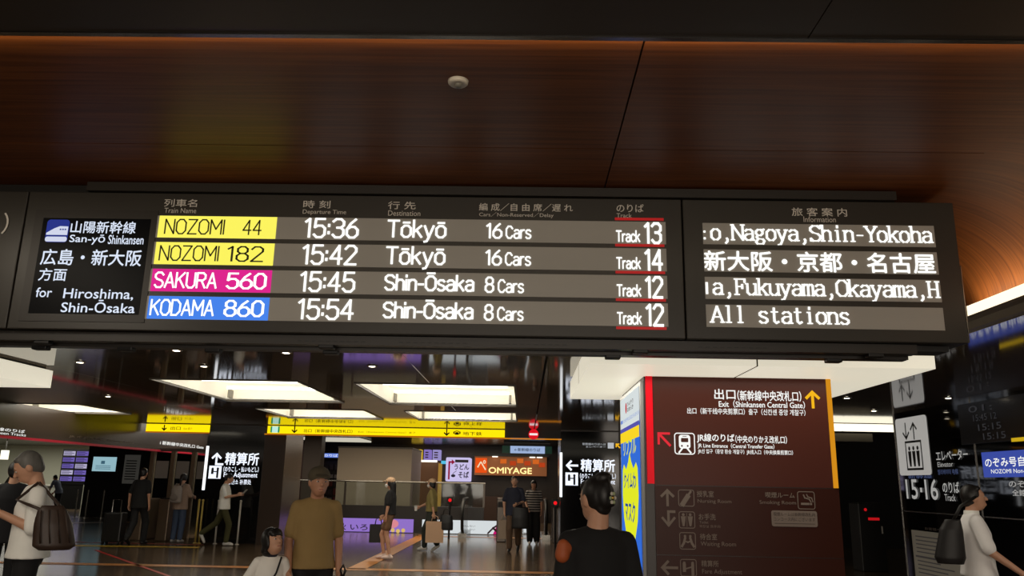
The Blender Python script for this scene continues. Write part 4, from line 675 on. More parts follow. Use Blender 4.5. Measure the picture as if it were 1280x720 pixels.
# ------------------------------------------------------------------ people
def V3(*a): return Vector(a)
def blob(name, prims, vox, m, parent, smooth=3, scale=1.0):
    """one continuous surface grown over overlapping tapered limbs and ellipsoids"""
    mb = MB()
    for p in prims:
        if p[0] == 'c':
            _, a, ra, b, rb = p; a = Vector(a); b = Vector(b); ax = b - a
            if ax.length < 1e-4: continue
            ax.normalize(); u = ax.orthogonal().normalized(); v = ax.cross(u); n = 14; vs = []; rows = 0
            for c, r, sg in ((a, ra, -1), (b, rb, 1)):
                for th in ((80, 55, 28, 0) if sg < 0 else (0, 28, 55, 80)):
                    for k in range(n): vs.append(c + ax * (sg * r * math.sin(R(th))) + (u * math.cos(2 * math.pi * k / n) + v * math.sin(2 * math.pi * k / n)) * r * math.cos(R(th)))
                    rows += 1
            fs = [(i * n + k, i * n + (k + 1) % n, (i + 1) * n + (k + 1) % n, (i + 1) * n + k) for i in range(rows - 1) for k in range(n)]
            mb.add(vs, fs + [tuple(range(n))[::-1], tuple(range((rows - 1) * n, rows * n))])
        elif p[0] == 'e': mb.sphere(p[1], *p[2], M=p[3] if len(p) > 3 else None, n=20, m=12)
        elif p[0] == 'l':
            n = 24; vs = []; ss = p[1]
            for c, rx, ry in ss: vs += [Vector(c) + Vector((rx * math.cos(2 * math.pi * k / n), ry * math.sin(2 * math.pi * k / n), 0)) for k in range(n)]
            fs = [(i * n + k, i * n + (k + 1) % n, (i + 1) * n + (k + 1) % n, (i + 1) * n + k) for i in range(len(ss) - 1) for k in range(n)]
            mb.add(vs, fs + [tuple(range(n))[::-1], tuple(range((len(ss) - 1) * n, len(ss) * n))])
    me = bpy.data.meshes.new('t'); me.from_pydata(mb.v, [], mb.f)
    bm = bmesh.new(); bm.from_mesh(me); bmesh.ops.recalc_face_normals(bm, faces=bm.faces); bmesh.ops.triangulate(bm, faces=[f for f in bm.faces if len(f.verts) > 4]); bm.to_mesh(me); bm.free()
    o = bpy.data.objects.new('t', me); COL.objects.link(o)
    rm = o.modifiers.new('r', 'REMESH'); rm.mode = 'VOXEL'; rm.voxel_size = vox
    if smooth: sm_ = o.modifiers.new('s', 'SMOOTH'); sm_.factor = 0.5; sm_.iterations = smooth
    dg = bpy.context.evaluated_depsgraph_get(); out = bpy.data.meshes.new_from_object(o.evaluated_get(dg))
    bpy.data.objects.remove(o); bpy.data.meshes.remove(me)
    out.name = name; out.materials.clear(); out.materials.append(m)
    out.transform(Matrix.Scale(scale, 4)); out.polygons.foreach_set('use_smooth', [True] * len(out.polygons)); out.update()
    r = bpy.data.objects.new(name, out); COL.objects.link(r); r.parent = parent
    return r
SKIN = mat('skin', (196, 148, 120), 0.5); SKIND = mat('skin_tan', (186, 136, 108), 0.5)
LIP = mat('lip', (150, 82, 76), 0.5); EYEW = mat('eye_white', (214, 208, 200), 0.4); EYEB = mat('eye_dark', (28, 20, 18), 0.3)
HAIRB = mat('hair_black', (22, 19, 18), 0.45, noise=0.4, nscale=40, stretch=(1, 1, .2)); HAIRG = mat('hair_grey', (98, 96, 92), 0.5, noise=0.45, nscale=40, stretch=(1, 1, .25))
def cloth(name, c, noise=0.07): return mat('cloth_' + name, c, 0.85, noise=noise, nscale=14)
DEF = dict(pel=(0, 0, .93), chest=(0, 0, 1.25), neck=(0, -.01, 1.43), head=(0, .025, 1.575), shR=(.155, -.005, 1.37), elR=(.215, -.03, 1.12), wrR=(.22, .03, .88),
           hipR=(.085, 0, .90), knR=(.095, .02, .49), anR=(.095, -.02, .09))
for k in ('sh', 'el', 'wr', 'hip', 'kn', 'an'):
    a = DEF[k + 'R']; DEF[k + 'L'] = (-a[0], a[1], a[2])
def person(label, loc, yaw, H, pose=None, top=None, bottom=None, shoes=None, hair=('short', HAIRB), cap=None, mask=False, skin=SKIN, vox=.010, headrot=(0, 0, 0), fit=1.0, curl=.35, handdir=None, cvox=.013, face=True, hs=1.0):
    """faces its local +Y; headrot = turn, nod, tilt in degrees"""
    J = {k: Vector(v) for k, v in DEF.items()}
    for k, v in (pose or {}).items(): J[k] = Vector(v)
    s = H / 1.7
    root = thing('person', label, 'person', loc); root.rotation_euler = (0, 0, R(yaw)); root['_local'] = 1
    Mh = (Matrix.Rotation(R(headrot[0]), 3, 'Z') @ Matrix.Rotation(R(headrot[1]), 3, 'X') @ Matrix.Rotation(R(headrot[2]), 3, 'Y')) * hs; hd = J['head']; h = lambda x, y, z: hd + Mh @ Vector((x, y, z))
    pr = [('e', hd, (.073, .09, .106), Mh), ('e', h(0, .022, -.052), (.056, .062, .062), Mh), ('c', h(0, .086, .004), .009, h(0, .100, -.022), .0135), ('e', h(0, .076, .026), (.046, .014, .010), Mh), ('c', J['neck'], .056, h(0, -.022, -.06), .05),
          ('e', h(.074, -.008, -.006), (.011, .022, .032), Mh), ('e', h(-.074, -.008, -.006), (.011, .022, .032), Mh), ('e', h(0, .078, -.064), (.022, .014, .016), Mh)]
    sp = lambda t: J['pel'].lerp(J['chest'], t / .55) if t < .55 else J['chest'].lerp(J['neck'], (t - .55) / .45)
    pr.append(('l', [(sp(0), .125, .085), (sp(.3), .115, .08), (sp(.6), .13, .085), (sp(.88), .12, .06), (sp(.98), .06, .05)]))
    for S, sg in (('R', 1), ('L', -1)):
        sh, el, wr = J['sh' + S], J['el' + S], J['wr' + S]
        pr += [('c', sp(.85), .05, sh, .046), ('c', sh, .046, el, .036), ('c', el, .037, wr, .025)]
        d = (Vector(handdir[S]) if handdir and S in handdir else (wr - el)).normalized()
        nrm = Vector((-sg, 0, 0)); nrm = (nrm - d * nrm.dot(d)); nrm = nrm.normalized() if nrm.length > .2 else Vector((0, 0, -1)); side = d.cross(nrm).normalized()
        if side.y < 0 and abs(d.y) < .8 or (abs(d.y) >= .8 and side.z < 0): side = -side
        Mp = Matrix((side, nrm, d)).transposed()
        pr += [('e', wr + d * .048, (.037, .016, .052), Mp), ('c', wr, .024, wr + d * .03, .024)]
        for i, (off, ln) in enumerate(((.030, .066), (.010, .076), (-.010, .070), (-.029, .056))):
            a = wr + d * .088 + side * off; b = a + (d * (1 - curl * .4) + nrm * curl) * ln * .5; c = b + (d * (1 - curl * 1.2) + nrm * curl * 1.8).normalized() * ln * .5
            pr += [('c', a - d * .02, .0095, b, .009), ('c', b, .009, c, .008)]
        a = wr + d * .03 + side * .03; b = a + side * .022 + d * .03 + nrm * .01; pr += [('c', a, .012, b, .010), ('c', b, .010, b + d * .028 + nrm * .012, .0085)]
        hp, kn, an = J['hip' + S], J['kn' + S], J['an' + S]
        pr += [('c', hp, .078, kn, .05), ('c', kn, .05, kn.lerp(an, .35) + Vector((0, -.012, 0)), .05), ('c', kn.lerp(an, .35), .046, an, .034)]
        fd = J.get('ft' + S); fd = Vector(fd).normalized() if fd is not None else Vector((0, 1, 0)); dn = Vector((0, 0, -.045))
        pr += [('c', an, .034, an + dn + fd * .02, .034), ('c', an + dn - fd * .03, .032, an + dn * 1.15 + fd * .12, .026)]
    blob('body', pr, vox, skin, root, 2, s)
    # ---- clothes
    if top:
        m, fr, hem, *ex = top; z0 = hem; f = fit
        tz = (hem - .93); hemc = J['pel'] + Vector((0, 0, tz))
        q = [('l', [(hemc, .182 * max(f, 1.05), .136 * max(f, 1.05)), (J['pel'] + Vector((0, 0, .05)), .168 * max(f, 1.0), .124 * max(f, 1.0)), (sp(.35), .160 * f, .118 * f), (sp(.6), .168 * f, .118 * f), (sp(.80), .160, .105), (sp(.92), .112, .084), (sp(1.0), .075, .066)])]
        for S in 'RL':
            sh, el, wr = J['sh' + S], J['el' + S], J['wr' + S]
            q += [('c', sp(.95), .052, sh + Vector((0, 0, -.004)), .057)]
            if fr <= 1: q += [('c', sh, .062, sh.lerp(el, fr), .056 * f)]
            else: q += [('c', sh, .060, el, .05 * f), ('c', el, .05 * f, el.lerp(wr, fr - 1), .042 * f)]
        blob('shirt', q, cvox, m, root, 3, s)
        if ex and ex[0] == 'collar':
            blob('collar', [('l', [(sp(.97), .074, .066), (sp(1.0) + Vector((0, .004, .035)), .062, .062)])], .008, ex[1], root, 1, s)
    if bottom:
        kind, m, *ex = bottom
        if kind in ('trousers', 'shorts'):
            wd = ex[0] if ex else 1.0; q = [('e', J['pel'] + Vector((0, 0, -.0)), (.15, .108, .12))]
            for S in 'RL':
                hp, kn, an = J['hip' + S], J['kn' + S], J['an' + S]
                if kind == 'trousers': q += [('c', hp, .086, kn, .068 * wd), ('c', kn, .068 * wd, an + Vector((0, 0, .02)), .056 * wd)]
                else: q += [('c', hp, .098, hp.lerp(kn, .62), .088)]
            blob(kind, q, cvox, m, root, 3, s)
        else:
            z = ex[0]; mid = (J['knR'] + J['knL']) / 2; c = Vector((mid.x, mid.y, z)); blob('skirt', [('l', [(c, .19, .16), (J['pel'].lerp(c, .5), .175, .135), (J['pel'] + Vector((0, 0, .02)), .15, .11), (J['pel'] + Vector((0, 0, .13)), .135, .1)])], cvox, m, root, 2, s)
    if shoes:
        for S in 'RL':
            an = J['an' + S]; fd = J.get('ft' + S); fd = Vector(fd).normalized() if fd is not None else Vector((0, 1, 0)); dn = Vector((0, 0, -.048))
            blob('shoe', [('c', an + dn - fd * .04, .040, an + dn * 1.02 + fd * .10, .038), ('c', an + dn * 1.02 + fd * .08, .042, an + dn * 1.25 + fd * .15, .030), ('c', an + Vector((0, 0, -.005)), .042, an + dn, .042)], .009, shoes, root, 2, s)
    # ---- hair, hat, face
    kind, hm = hair
    q = [('e', h(0, -.020, .020), (.083, .090, .104) if kind != 'bun' else (.079, .088, .102), Mh)]
    if kind == 'short': q += [('e', h(0, .030, .078), (.056, .038, .028), Mh), ('e', h(0, -.06, -.02), (.066, .045, .06), Mh)]
    if kind in ('bob', 'long', 'pony'): q += [('e', h(0, .048, .064), (.062, .036, .040), Mh), ('e', h(.066, -.005, .0), (.022, .05, .07), Mh), ('e', h(-.066, -.005, .0), (.022, .05, .07), Mh)]
    if kind == 'bob': q += [('e', h(0, .062, .048), (.058, .028, .036), Mh), ('e', h(0, -.05, -.06), (.082, .055, .065), Mh), ('c', h(.072, -.01, -.02), .024, h(.07, -.015, -.07), .02), ('c', h(-.072, -.01, -.02), .024, h(-.07, -.015, -.07), .02)]
    if kind == 'long': q += [('c', h(0, -.06, -.02), .075, h(0, -.085, -.24), .055), ('c', h(.055, -.03, 0), .034, h(.06, -.05, -.2), .026), ('c', h(-.055, -.03, 0), .034, h(-.06, -.05, -.2), .026)]
    if kind == 'pony': q += [('c', h(0, -.10, .01), .03, h(0, -.125, -.06), .034), ('c', h(0, -.125, -.06), .034, h(0, -.11, -.2), .016)]
    if kind == 'bun': q += [('e', h(0, .045, .066), (.058, .036, .036), Mh), ('e', h(0, -.080, .02), (.050, .042, .075), Mh), ('e', h(.01, -.06, .105), (.046, .045, .030), Mh), ('e', h(0, -.06, -.04), (.045, .03, .045), Mh), ('c', h(.0, -.095, .07), .022, h(.016, -.105, -.02), .024)]
    blob('hair', q, .008, hm, root, 2, s)
    if cap:
        q = [('e', h(0, -.012, .052), (.090, .102, .078), Mh), ('e', h(0, .112, .048), (.066, .062, .010), Mh @ Matrix.Rotation(R(-14), 3, 'X'))]
        cp = blob('cap', q, .007, cap, root, 1, s); bt = MB(); bt.sphere(h(0, -.012, .130) * s, .010 * s, .010 * s, .006 * s); b_ = bt.build('button', cap, None); b_.parent = cp
    if mask:
        blob('face_mask', [('e', h(0, .060, -.050), (.060, .052, .050), Mh), ('c', h(.05, .04, -.045), .012, h(.074, -.01, -.01), .006), ('c', h(-.05, .04, -.045), .012, h(-.074, -.01, -.01), .006)], .007, mat('mask_white', (220, 218, 214), 0.8), root, 2, s)
    if face:
        for sx in (1, -1):
            e = MB(); e.sphere(h(.031 * sx, .0795, .005) * s, .0125 * s, .006 * s, .0062 * s, Mh); eo = e.build('eye', EYEW, None, True); eo.parent = root
            e = MB(); e.sphere(h(.031 * sx, .0845, .005) * s, .0058 * s, .003 * s, .0058 * s, Mh); io = e.build('iris', EYEB, None, True); io.parent = eo
            e = MB(); e.sphere(h(.031 * sx, .084, .027) * s, .018 * s, .005 * s, .0038 * s, Mh); bo = e.build('eyebrow', hm, None, True); bo.parent = root
        if not mask: e = MB(); e.sphere(h(0, .0835, -.058) * s, .021 * s, .007 * s, .0052 * s, Mh); mo = e.build('mouth', LIP, None, True); mo.parent = root
    MW = Matrix.Translation(loc) @ Matrix.Rotation(R(yaw), 4, 'Z') @ Matrix.Scale(s, 4)
    return root, (lambda *p: MW @ Vector(p))
def walk(a=.20, lean=0.03):
    """mid stride, right foot ahead"""
    return dict(knR=(.09, .17, .50), anR=(.09, a, .095), knL=(-.09, .0, .49), anL=(-.09, -a * 1.15, .16), ftL=(0, .8, -.55))
def soft(name, prims, vox, m, parent, off): return blob(name, prims, vox, m, parent, 3)
def tote(name, label, cat, W, pts_top, size, m, handle=None, rot=0.0, strap=None):
    """soft bag hanging below pts_top (world); size = width, depth, height"""
    c = Vector(pts_top); t = thing(name, label, cat, c); t.rotation_euler = (0, 0, rot); t['_local'] = 1; w_, d_, h_ = size
    blob('bag_body', [('l', [((0, 0, -h_), w_ * .46, d_ * .42), ((0, 0, -h_ * .93), w_ * .5, d_ * .5), ((0, 0, -h_ * .5), w_ * .49, d_ * .52), ((0, 0, -.02), w_ * .42, d_ * .3), ((0, 0, 0), w_ * .40, d_ * .2)])], .012, m, t, 2)
    hh = handle or .12
    for y in (-d_ * .15, d_ * .15):
        mb = MB(); mb.tube([(-w_ * .25, y, -.02), (-w_ * .2, y, hh * .7), (0, y, hh), (w_ * .2, y, hh * .7), (w_ * .25, y, -.02)], .008); o = mb.build('handle', m, None, True); o.parent = t
    return t
def carton(name, label, cat, top, size, m, rot=0.0):
    """stiff paper carrier bag: open box with folded sides and cord handles"""
    t = thing(name, label, cat, top); t.rotation_euler = (0, 0, rot); t['_local'] = 1; w_, d_, h_ = size
    mb = MB(); a, b = w_ / 2, d_ / 2; mb.add([(-a, -b, -h_), (a, -b, -h_), (a, b, -h_), (-a, b, -h_), (-a, -b, 0), (a, -b, 0), (a * .85, 0, 0), (a, b, 0), (-a, b, 0), (-a * .85, 0, 0)], [(0, 3, 2, 1), (0, 1, 5, 4), (2, 3, 8, 7), (1, 2, 7, 6), (1, 6, 5), (3, 0, 4, 9), (3, 9, 8)]); o = mb.build('bag_body', m, None); o.parent = t
    for y in (-b, b): mb = MB(); mb.tube([(-a * .4, y, -.01), (-a * .3, y * .5, .10), (0, y * .2, .13), (a * .3, y * .5, .10), (a * .4, y, -.01)], .006); o = mb.build('handle', m, None, True); o.parent = t
    return t
NAVY = cloth('black', (24, 24, 26)); WHT = cloth('white', (240, 240, 234), .04)
# man in white at the left edge
p, W = person('grey haired man in white T-shirt looking down at a phone, left edge', (-3.72, 6.25, 0), 120, 1.74,
  dict(head=(0, .085, 1.56), neck=(0, .01, 1.43), elL=(-.215, -.01, 1.13), wrL=(-.10, .21, 1.235), elR=(.21, .02, 1.13), wrR=(.10, .24, 1.23), pel=(0, 0, .93)), top=(WHT, .95, .92), bottom=('trousers', NAVY), shoes=cloth('shoe_black', (30, 28, 28)), hair=('short', HAIRG), headrot=(0, -30, 0), vox=.0065, fit=1.12, curl=.6, handdir=dict(L=(.55, .8, .15), R=(-.5, .85, .15)))
ph = thing('smartphone', 'dark smartphone in the hands of the man in white', 'phone', W(0, .34, 1.275)); ph.rotation_euler = (R(-25), 0, R(120)); ph['_local'] = 1
mb = MB(); mb.box(-.038, .038, -.075, .075, .0, .008); mb.build('case', BLACK, ph, bevel=.003); mb = MB(); mb.box(-.034, .034, -.07, .07, .008, .0095); mb.build('screen', glow('phone_screen', (70, 84, 100), 0.6), ph)
bagm = mat('bag_brown', (58, 44, 36), 0.45, noise=.3, nscale=12)
bt_ = thing('shoulder_bag', 'dark brown soft shoulder bag hanging on the man in white', 'bag', (-3.42, 5.96, 1.30)); bt_.rotation_euler = (0, 0, R(120)); bt_['_local'] = 1
blob('bag_body', [('l', [((0, -.05, -.28), .04, .10), ((0, -.045, -.25), .055, .140), ((0, -.02, -.1), .055, .125), ((0, 0, .0), .032, .095), ((0, 0, .03), .016, .07)])], .01, bagm, bt_, 2)
_sh = bt_.matrix_world; _L = lambda q: Matrix.Rotation(R(-120), 3, 'Z') @ (Vector(q) - bt_.location)
_top = _L(W(-.150, .0, 1.455)); _fr = _L(W(-.15, .12, 1.33)); _bk = _L(W(-.16, -.12, 1.33))
for dy, m_ in ((-.07, _bk), (.07, _fr)): mb = MB(); mb.tube([(0, dy, 0), Vector((0, dy, 0)).lerp(m_, .5) + Vector((-.02, 0, 0)), m_, _top], .011); mb.build('strap', bagm, bt_, True)
for k in range(4): mb = MB(); mb.tube([(-.042, -.08 + .05 * k, .0), (-.060, -.11 + .058 * k, -.12), (-.060, -.14 + .062 * k, -.23)], .005); mb.build('pleat', bagm, bt_, True)
# dark suited man behind him
p, W = person('man in a black suit seen from behind, beyond the man in white', (-5.95, 9.5, 0), 20, 1.70, dict(elL=(-.2, .1, 1.15), wrL=(-.1, .3, 1.28), elR=(.22, .06, 1.14), wrR=(.24, .30, 1.22)), top=(cloth('suit', (20, 20, 24)), 1.9, .78), bottom=('trousers', NAVY), shoes=BLACK, fit=1.1, face=False)
op = thing('handheld_scanner', 'orange handheld device with a red light held by the man in black suit', 'device', W(.27, .42, 1.24)); op['_local'] = 1; op.rotation_euler = (0, R(20), R(-10))
blob('grip', [('c', (-.12, 0, -.03), .03, (.06, 0, .02), .036)], .008, mat('scanner_orange', (150, 66, 30), 0.5), op, 1); mb = MB(); mb.sphere((.075, -.03, .0), .014, .012, .014); mb.build('red_lamp', glow('scan_red', (255, 40, 30), 1.5), op)
# cap man and girl
KH = cloth('khaki', (148, 122, 76)); 
p, W = person('man in olive cap and mustard T-shirt holding the girl by the hand', (-1.66, 6.6, 0), 200, 1.66,
  dict(shR=(.145, 0, 1.365), shL=(-.145, 0, 1.365), elR=(.20, -.03, 1.11), wrR=(.19, .10, .885), elL=(-.20, -.03, 1.11), wrL=(-.205, .05, .875), head=(0, .045, 1.565)), top=(KH, .78, .895), bottom=('trousers', NAVY), shoes=BLACK, hair=('short', HAIRG), cap=cloth('cap_olive', (82, 74, 58)), skin=SKIND, headrot=(10, 0, 0), vox=.0065, fit=.96, curl=.6)
rb = thing('red_bag', 'bag with orange red front hanging from the cap man, beside his trousers', 'bag', W(-.235, .08, .85)); rb['_local'] = 1
blob('bag_body', [('l', [((0, 0, -.42), .06, .10), ((0, 0, -.3), .075, .115), ((0, 0, -.10), .065, .095), ((0, 0, -.03), .03, .05)])], .01, mat('bag_red', (176, 60, 36), .5), rb, 2); mb = MB(); mb.tube([(0, 0, -.03), (-.02, 0, .03), (.0, .0, .07), (.02, 0, .03), (0, 0, -.03)], .009); mb.build('handle', BLACK, rb, True); mb = MB(); mb.box(-.085, -.07, -.05, .05, -.38, -.06); mb.build('grey_panel', mat('bag_grey', (90, 88, 86), .5), rb, bevel=.006)
GW = cloth('school_white', (238, 235, 228), .04)
p, W = person('small girl in white polo shirt smiling up at the man in the cap', (-1.93, 6.4, 0), 205, 1.17,
  dict(head=(0, .02, 1.57), neck=(0, -.01, 1.41), shR=(.135, 0, 1.35), shL=(-.135, 0, 1.35), elL=(-.23, .0, 1.13), wrL=(-.37, .06, 1.06), elR=(.27, -.05, 1.12), wrR=(.20, .14, .99)), top=(GW, .75, .80, 'collar', cloth('collar_navy', (34, 34, 46))), bottom=('skirt', cloth('navy_skirt', (36, 38, 52)), .55), shoes=BLACK, hair=('bob', HAIRB), headrot=(28, 16, 0), vox=.0075, cvox=.011, fit=.92, curl=.7, hs=1.3)
mb = MB(); sW = 1.17 / 1.7
mb.tube([Vector((-.10, .085, 1.41)) * sW, Vector((-.05, .128, 1.25)) * sW, Vector((.06, .13, 1.05)) * sW, Vector((.13, .11, .86)) * sW], .007); o = mb.build('bag_strap', NAVY, None, True); o.parent = p
mb = MB(); mb.tube([Vector((.22, .14, .98)) * sW + Vector((.024 * math.cos(a), .018 * math.sin(a), 0)) for a in [i * math.pi / 5 for i in range(11)]], .006); o = mb.build('wrist_watch', BLACK, None, True); o.parent = p
# woman in front
p, W = person('woman in black with pinned-up dark hair seen from behind beside the brown column', (0.345, 3.95, 0), 8, 1.60,
  dict(shR=(.14, 0, 1.365), shL=(-.14, 0, 1.365), elR=(.195, -.02, 1.12), elL=(-.185, 0, 1.12), wrL=(-.16, .16, 1.0)), top=(cloth('black_tee', (20, 20, 21)), .85, .78), bottom=('trousers', NAVY), shoes=BLACK, hair=('bun', HAIRB), headrot=(24, -4, 0), vox=.0065, fit=.92)
clp = thing('hair_clip', 'small pale flower hair clip in the pinned-up hair of the woman in black', 'hair clip', W(.05, -.125, 1.585)); clp['_local'] = 1
for i in range(6): mb = MB(); a = i * math.pi / 3; mb.sphere((.010 * math.cos(a), -.012, .022 * math.sin(a)), .007, .005, .009); mb.build('petal', mat('clip_a' if i % 2 else 'clip_b', (150, 160, 120) if i % 2 else (190, 184, 170), .5), clp, True)
mb = MB(); mb.sphere((0, -.014, 0), .008, .006, .008); mb.build('bead', mat('clip_gold', (170, 140, 70), .3, metal=1), clp, True)
ob = thing('orange_pouch', 'orange brown pouch on the left shoulder of the woman in black', 'bag', (0.186, 3.88, 1.262)); ob['_local'] = 1
blob('pouch_body', [('c', (-.008, 0, -.03), .036, (-.004, 0, .012), .030), ('c', (.012, .01, .0), .03, (.03, .03, .02), .02)], .008, mat('pouch_orange', (168, 84, 44), .6), ob, 1); mb = MB(); mb.tube([(0, .02, .035), (.015, .04, .055), (.035, .07, .07), (.06, .1, .072)], .009); mb.build('strap', BLACK, ob, True)
# man in white shirt on the right
p, W = person('man in white short-sleeved shirt walking right before the black glass wall', (3.85, 7.2, 0), -108, 1.62,
  dict(walk(.2), elR=(.23, .06, 1.13), wrR=(.23, .27, .97), elL=(-.22, -.08, 1.13), wrL=(-.22, -.05, .92)), top=(cloth('shirt_white', (240, 238, 236), .04), .9, .90, 'collar', WHT), bottom=('trousers', NAVY), shoes=BLACK, headrot=(0, 6, 0), vox=.007, fit=1.12)
hb = thing('black_satchel', 'black bag hanging behind the man in the white shirt', 'bag', (3.58, 7.12, 1.29)); hb['_local'] = 1; hb.rotation_euler = (0, 0, R(-108))
blob('bag_body', [('l', [((0, 0, -.33), .05, .10), ((0, 0, -.28), .065, .12), ((0, .03, -.05), .05, .09), ((0, .05, .03), .03, .06)])], .01, mat('bag_black', (24, 22, 22), .5), hb, 2); mb = MB(); mb.tube([(0, .05, .02), (.0, .12, .14), (-.09, .26, .22)], .012); mb.build('strap', BLACK, hb, True)
# far people
p, W = person('man in black seen from behind pulling a black suitcase', (-8.98, 19.2, 0), -8, 1.74, dict(walk(.16), elL=(-.24, -.04, 1.12), wrL=(-.25, -.02, .88)), top=(cloth('black_far', (22, 22, 23)), .8, .80), bottom=('trousers', NAVY, 1.2), shoes=BLACK, fit=1.15, face=False)
def suitcase(label, x, y):
    t = thing('suitcase', label, 'suitcase', (x, y, 0)); m = mat('case_black', (26, 25, 25), .4)
    MB().box(x - .22, x + .22, y - .14, y + .14, .07, .72).build('shell', m, t, bevel=.03)
    for xx in (x - .16, x + .16): MB().box(xx - .02, xx + .02, y - .15, y + .15, .10, .70).build('rib', BLACK, t)
    for xx in (x - .18, x + .18):
        for yy in (y - .1, y + .1): MB().cyl((xx - .02, yy, .035), (xx + .02, yy, .035), .034).build('wheel', BLACK, t)
    mb = MB(); mb.tube([(x - .1, y, .70), (x - .1, y, 1.0), (x + .1, y, 1.0), (x + .1, y, .70)], .012); mb.build('handle', STEEL, t)
suitcase('black suitcase standing left of the man in black', -9.48, 19.15)
p, W = person('woman in beige top and jeans with a backpack, seen from behind at the gates', (-8.42, 20.15, 0), -12, 1.64, dict(elR=(.2, .1, 1.14), wrR=(.17, .3, 1.1), elL=(-.26, .02, 1.13), wrL=(-.3, .14, .95)), top=(cloth('beige_top', (150, 128, 112)), 1.7, .80), bottom=('trousers', cloth('denim', (62, 76, 100)), 1.2), shoes=mat('shoe_grey', (150, 148, 146), .6), hair=('pony', HAIRB), fit=1.15, face=False)
bp_ = thing('backpack', 'pale grey backpack on the woman in jeans', 'backpack', W(0, -.20, 1.18)); bp_.rotation_euler = (0, 0, R(-12)); bp_['_local'] = 1
blob('pack_body', [('l', [((0, 0, -.22), .12, .05), ((0, -.02, -.18), .15, .085), ((0, -.01, .1), .14, .08), ((0, .01, .2), .09, .05)])], .012, cloth('pack', (148, 138, 130)), bp_, 2); blob('front_pocket', [('e', (0, -.10, -.08), (.11, .04, .08))], .012, cloth('pack_pocket', (122, 112, 104)), bp_, 1)
for sx in (-.11, .11): mb = MB(); mb.tube([(sx, .03, .18), (sx, .12, .24), (sx * 1.1, .2, .2)], .018); mb.build('strap', cloth('pack_pocket', (122, 112, 104)), bp_, True)
p, W = person('man in white T-shirt and olive trousers reading a paper beside the lit fare pillar', (-7.12, 19.55, 0), -82, 1.66, dict(walk(.14), knL=(-.09, -.16, .52), anL=(-.09, -.48, .26), ftL=(0, .5, -.85), elR=(.21, .06, 1.13), wrR=(.13, .30, 1.18), elL=(-.21, .06, 1.13), wrL=(-.1, .32, 1.18), head=(0, .06, 1.56)), top=(WHT, .8, .84), bottom=('trousers', cloth('olive', (64, 62, 30)), 1.1), shoes=mat('shoe_white', (196, 192, 186), .6), headrot=(0, -18, 0), fit=1.08)
pp = thing('paper_sheet', 'white paper in the hands of the man in olive trousers', 'paper', W(0, .44, 1.24)); pp.rotation_euler = (R(50), 0, R(-82)); pp['_local'] = 1; mb = MB(); mb.box(-.12, .12, -.09, .09, 0, .004); mb.build('sheet', mat('paper_white', (206, 206, 200), .6), pp); mb = MB(); [mb.box(-.1, .08, -.07 + .03 * i, -.06 + .03 * i, .004, .005) for i in range(5)]; mb.build('print_lettering', mat('paper_print', (110, 130, 120), .6), pp)
CAPB = cloth('cap_beige', (206, 170, 136)); SHP = mat('shoe_pink', (214, 190, 180), .6)
p, W = person('woman in beige cap, black top and brown patterned shorts with a mask, walking left', (-2.76, 17.0, 0), 88, 1.62, dict(walk(.1), anL=(-.09, -.06, .1), knL=(-.09, .03, .5), ftL=(0, 1, 0), elL=(-.21, .0, 1.12), wrL=(-.2, .04, .9), elR=(.22, .02, 1.12), wrR=(.22, .17, .9)), top=(cloth('black_top', (22, 21, 22)), .9, .92), bottom=('shorts', cloth('pattern_brown', (112, 84, 62), .45)), shoes=SHP, hair=('long', HAIRB), cap=CAPB, mask=True, fit=1.08)
carton('paper_bag', 'black carrier bag in the hand of the woman in shorts', 'bag', W(.22, .28, .70), (.34, .12, .36), mat('bag_black', (24, 22, 22), .5), R(4)); 
p, W = person('woman in beige cap and olive shirt with a mask, walking left with shopping bags', (-2.15, 19.2, 0), 84, 1.62, dict(walk(.16), elL=(-.22, -.06, 1.13), wrL=(-.22, -.10, .90), elR=(.22, .10, 1.13), wrR=(.24, .34, 1.02)), top=(cloth('olive_shirt', (136, 122, 72)), 1.3, .92, 'collar', cloth('olive_collar', (120, 106, 60))), bottom=('trousers', cloth('dark_green', (44, 48, 42)), 1.2), shoes=mat('shoe_white', (196, 192, 186), .6), hair=('bob', HAIRB), cap=CAPB, mask=True, fit=1.1)
blob('skirt', [('l', [((0, 0, .56), .19, .17), ((0, 0, .75), .17, .14), ((0, 0, .96), .15, .11)])], .013, cloth('dark_green', (44, 48, 42)), p, 2, 1.62 / 1.7)
carton('paper_bag', 'beige paper shopping bag carried by the woman in the olive shirt', 'bag', W(-.25, -.15, .70), (.40, .14, .46), mat('kraft', (196, 158, 126), .7), R(3))
tote('hand_bag', 'black handbag behind the beige shopping bag', 'bag', W, W(-.23, -.42, .86), (.32, .14, .34), mat('bag_black', (24, 22, 22), .5), .14, 0.0)
cupt = thing('drink_cup', 'small white cup in the front hand of the woman in the olive shirt', 'cup', W(.24, .45, .97)); cupt['_local'] = 1; mb = MB(); mb.lathe((0, 0, -.05), [(.028, 0), (.038, .1), (.04, .1)]); mb.build('cup', mat('cup_white', (226, 224, 220), .5), cupt); mb = MB(); mb.lathe((0, 0, .05), [(.041, 0), (.041, .012), (.03, .02)]); mb.build('lid', mat('cup_lid', (200, 200, 198), .4), cupt)
p, W = person('man in dark blue T-shirt and brown trousers walking towards the camera from the escalator', (-.24, 19.5, 0), 176, 1.72, dict(walk(.12), elR=(.24, -.02, 1.12), wrR=(.22, .06, .88), elL=(-.22, .0, 1.12), wrL=(-.10, .2, 1.06)), top=(cloth('dark_blue', (40, 42, 56)), .85, .80), bottom=('trousers', cloth('brown_trousers', (92, 70, 52)), 1.2), shoes=BLACK, fit=1.15)
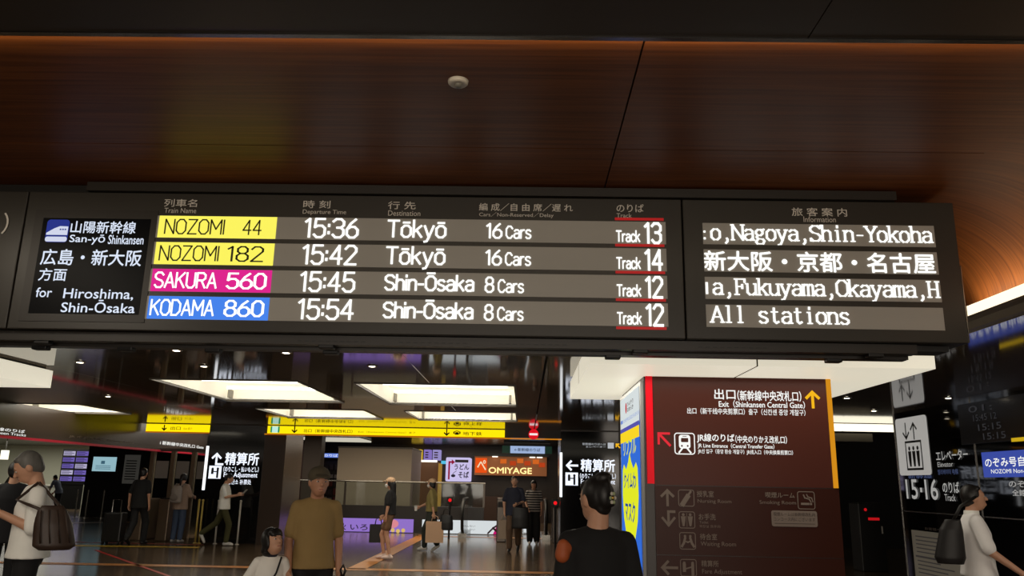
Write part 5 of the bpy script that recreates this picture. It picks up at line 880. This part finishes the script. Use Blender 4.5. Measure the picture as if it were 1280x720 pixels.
tote('shoulder_bag', 'large black bag held in front of the man in dark blue', 'bag', W, W(-.17, .26, 1.0), (.42, .16, .48), mat('bag_black', (24, 22, 22), .5), .1, 0.0)
carton('paper_bag', 'pale beige bag hanging from the hand of the man in dark blue', 'bag', W(.23, .08, .70), (.24, .1, .42), mat('pale_bag', (150, 130, 110), .7))
STR = mat('striped_cloth', (60, 58, 60), .85)
_nt = STR.node_tree; _w = _nt.nodes.new('ShaderNodeTexWave'); _w.bands_direction = 'Z'; _w.inputs['Scale'].default_value = 5.0; _tc = _nt.nodes.new('ShaderNodeTexCoord'); _cr = _nt.nodes.new('ShaderNodeValToRGB'); _cr.color_ramp.interpolation = 'CONSTANT'; _cr.color_ramp.elements[0].color = lin((40, 40, 44)); _cr.color_ramp.elements[1].color = lin((176, 170, 164)); _cr.color_ramp.elements[1].position = .6
_nt.links.new(_tc.outputs['Object'], _w.inputs[0]); _nt.links.new(_w.outputs[1], _cr.inputs[0]); _nt.links.new(_cr.outputs[0], _nt.nodes['Principled BSDF'].inputs['Base Color'])
p, W = person('woman in striped top and black trousers behind the man in dark blue', (.24, 22.0, 0), 178, 1.64, dict(elR=(.22, -.02, 1.12), wrR=(.16, .14, .95)), top=(STR, .8, .84), bottom=('trousers', NAVY, 1.5), shoes=mat('shoe_white', (196, 192, 186), .6), hair=('bob', HAIRB), fit=1.1)
# people in the bright ticket hall
p, W = person('person in grey shirt standing by the purple display in the ticket hall', (-20.7, 33.0, 0), 60, 1.72, dict(elL=(-.24, .08, 1.14), wrL=(-.1, .26, 1.12)), top=(cloth('grey_shirt', (120, 118, 112)), .9, .82), bottom=('trousers', NAVY), shoes=BLACK, vox=.013, cvox=.016)
p, W = person('person in pale blue shirt and black trousers bending in the ticket hall', (-19.35, 34.0, 0), 80, 1.62, dict(chest=(0, .12, 1.2), neck=(0, .2, 1.36), head=(0, .28, 1.48), shR=(.165, .19, 1.32), shL=(-.165, .19, 1.32), elR=(.2, .26, 1.06), wrR=(.15, .36, .86), elL=(-.2, .26, 1.06), wrL=(-.15, .36, .86)), top=(cloth('pale_blue', (120, 130, 150)), .9, .82), bottom=('trousers', NAVY), shoes=BLACK, headrot=(0, -20, 0), vox=.013, cvox=.016)
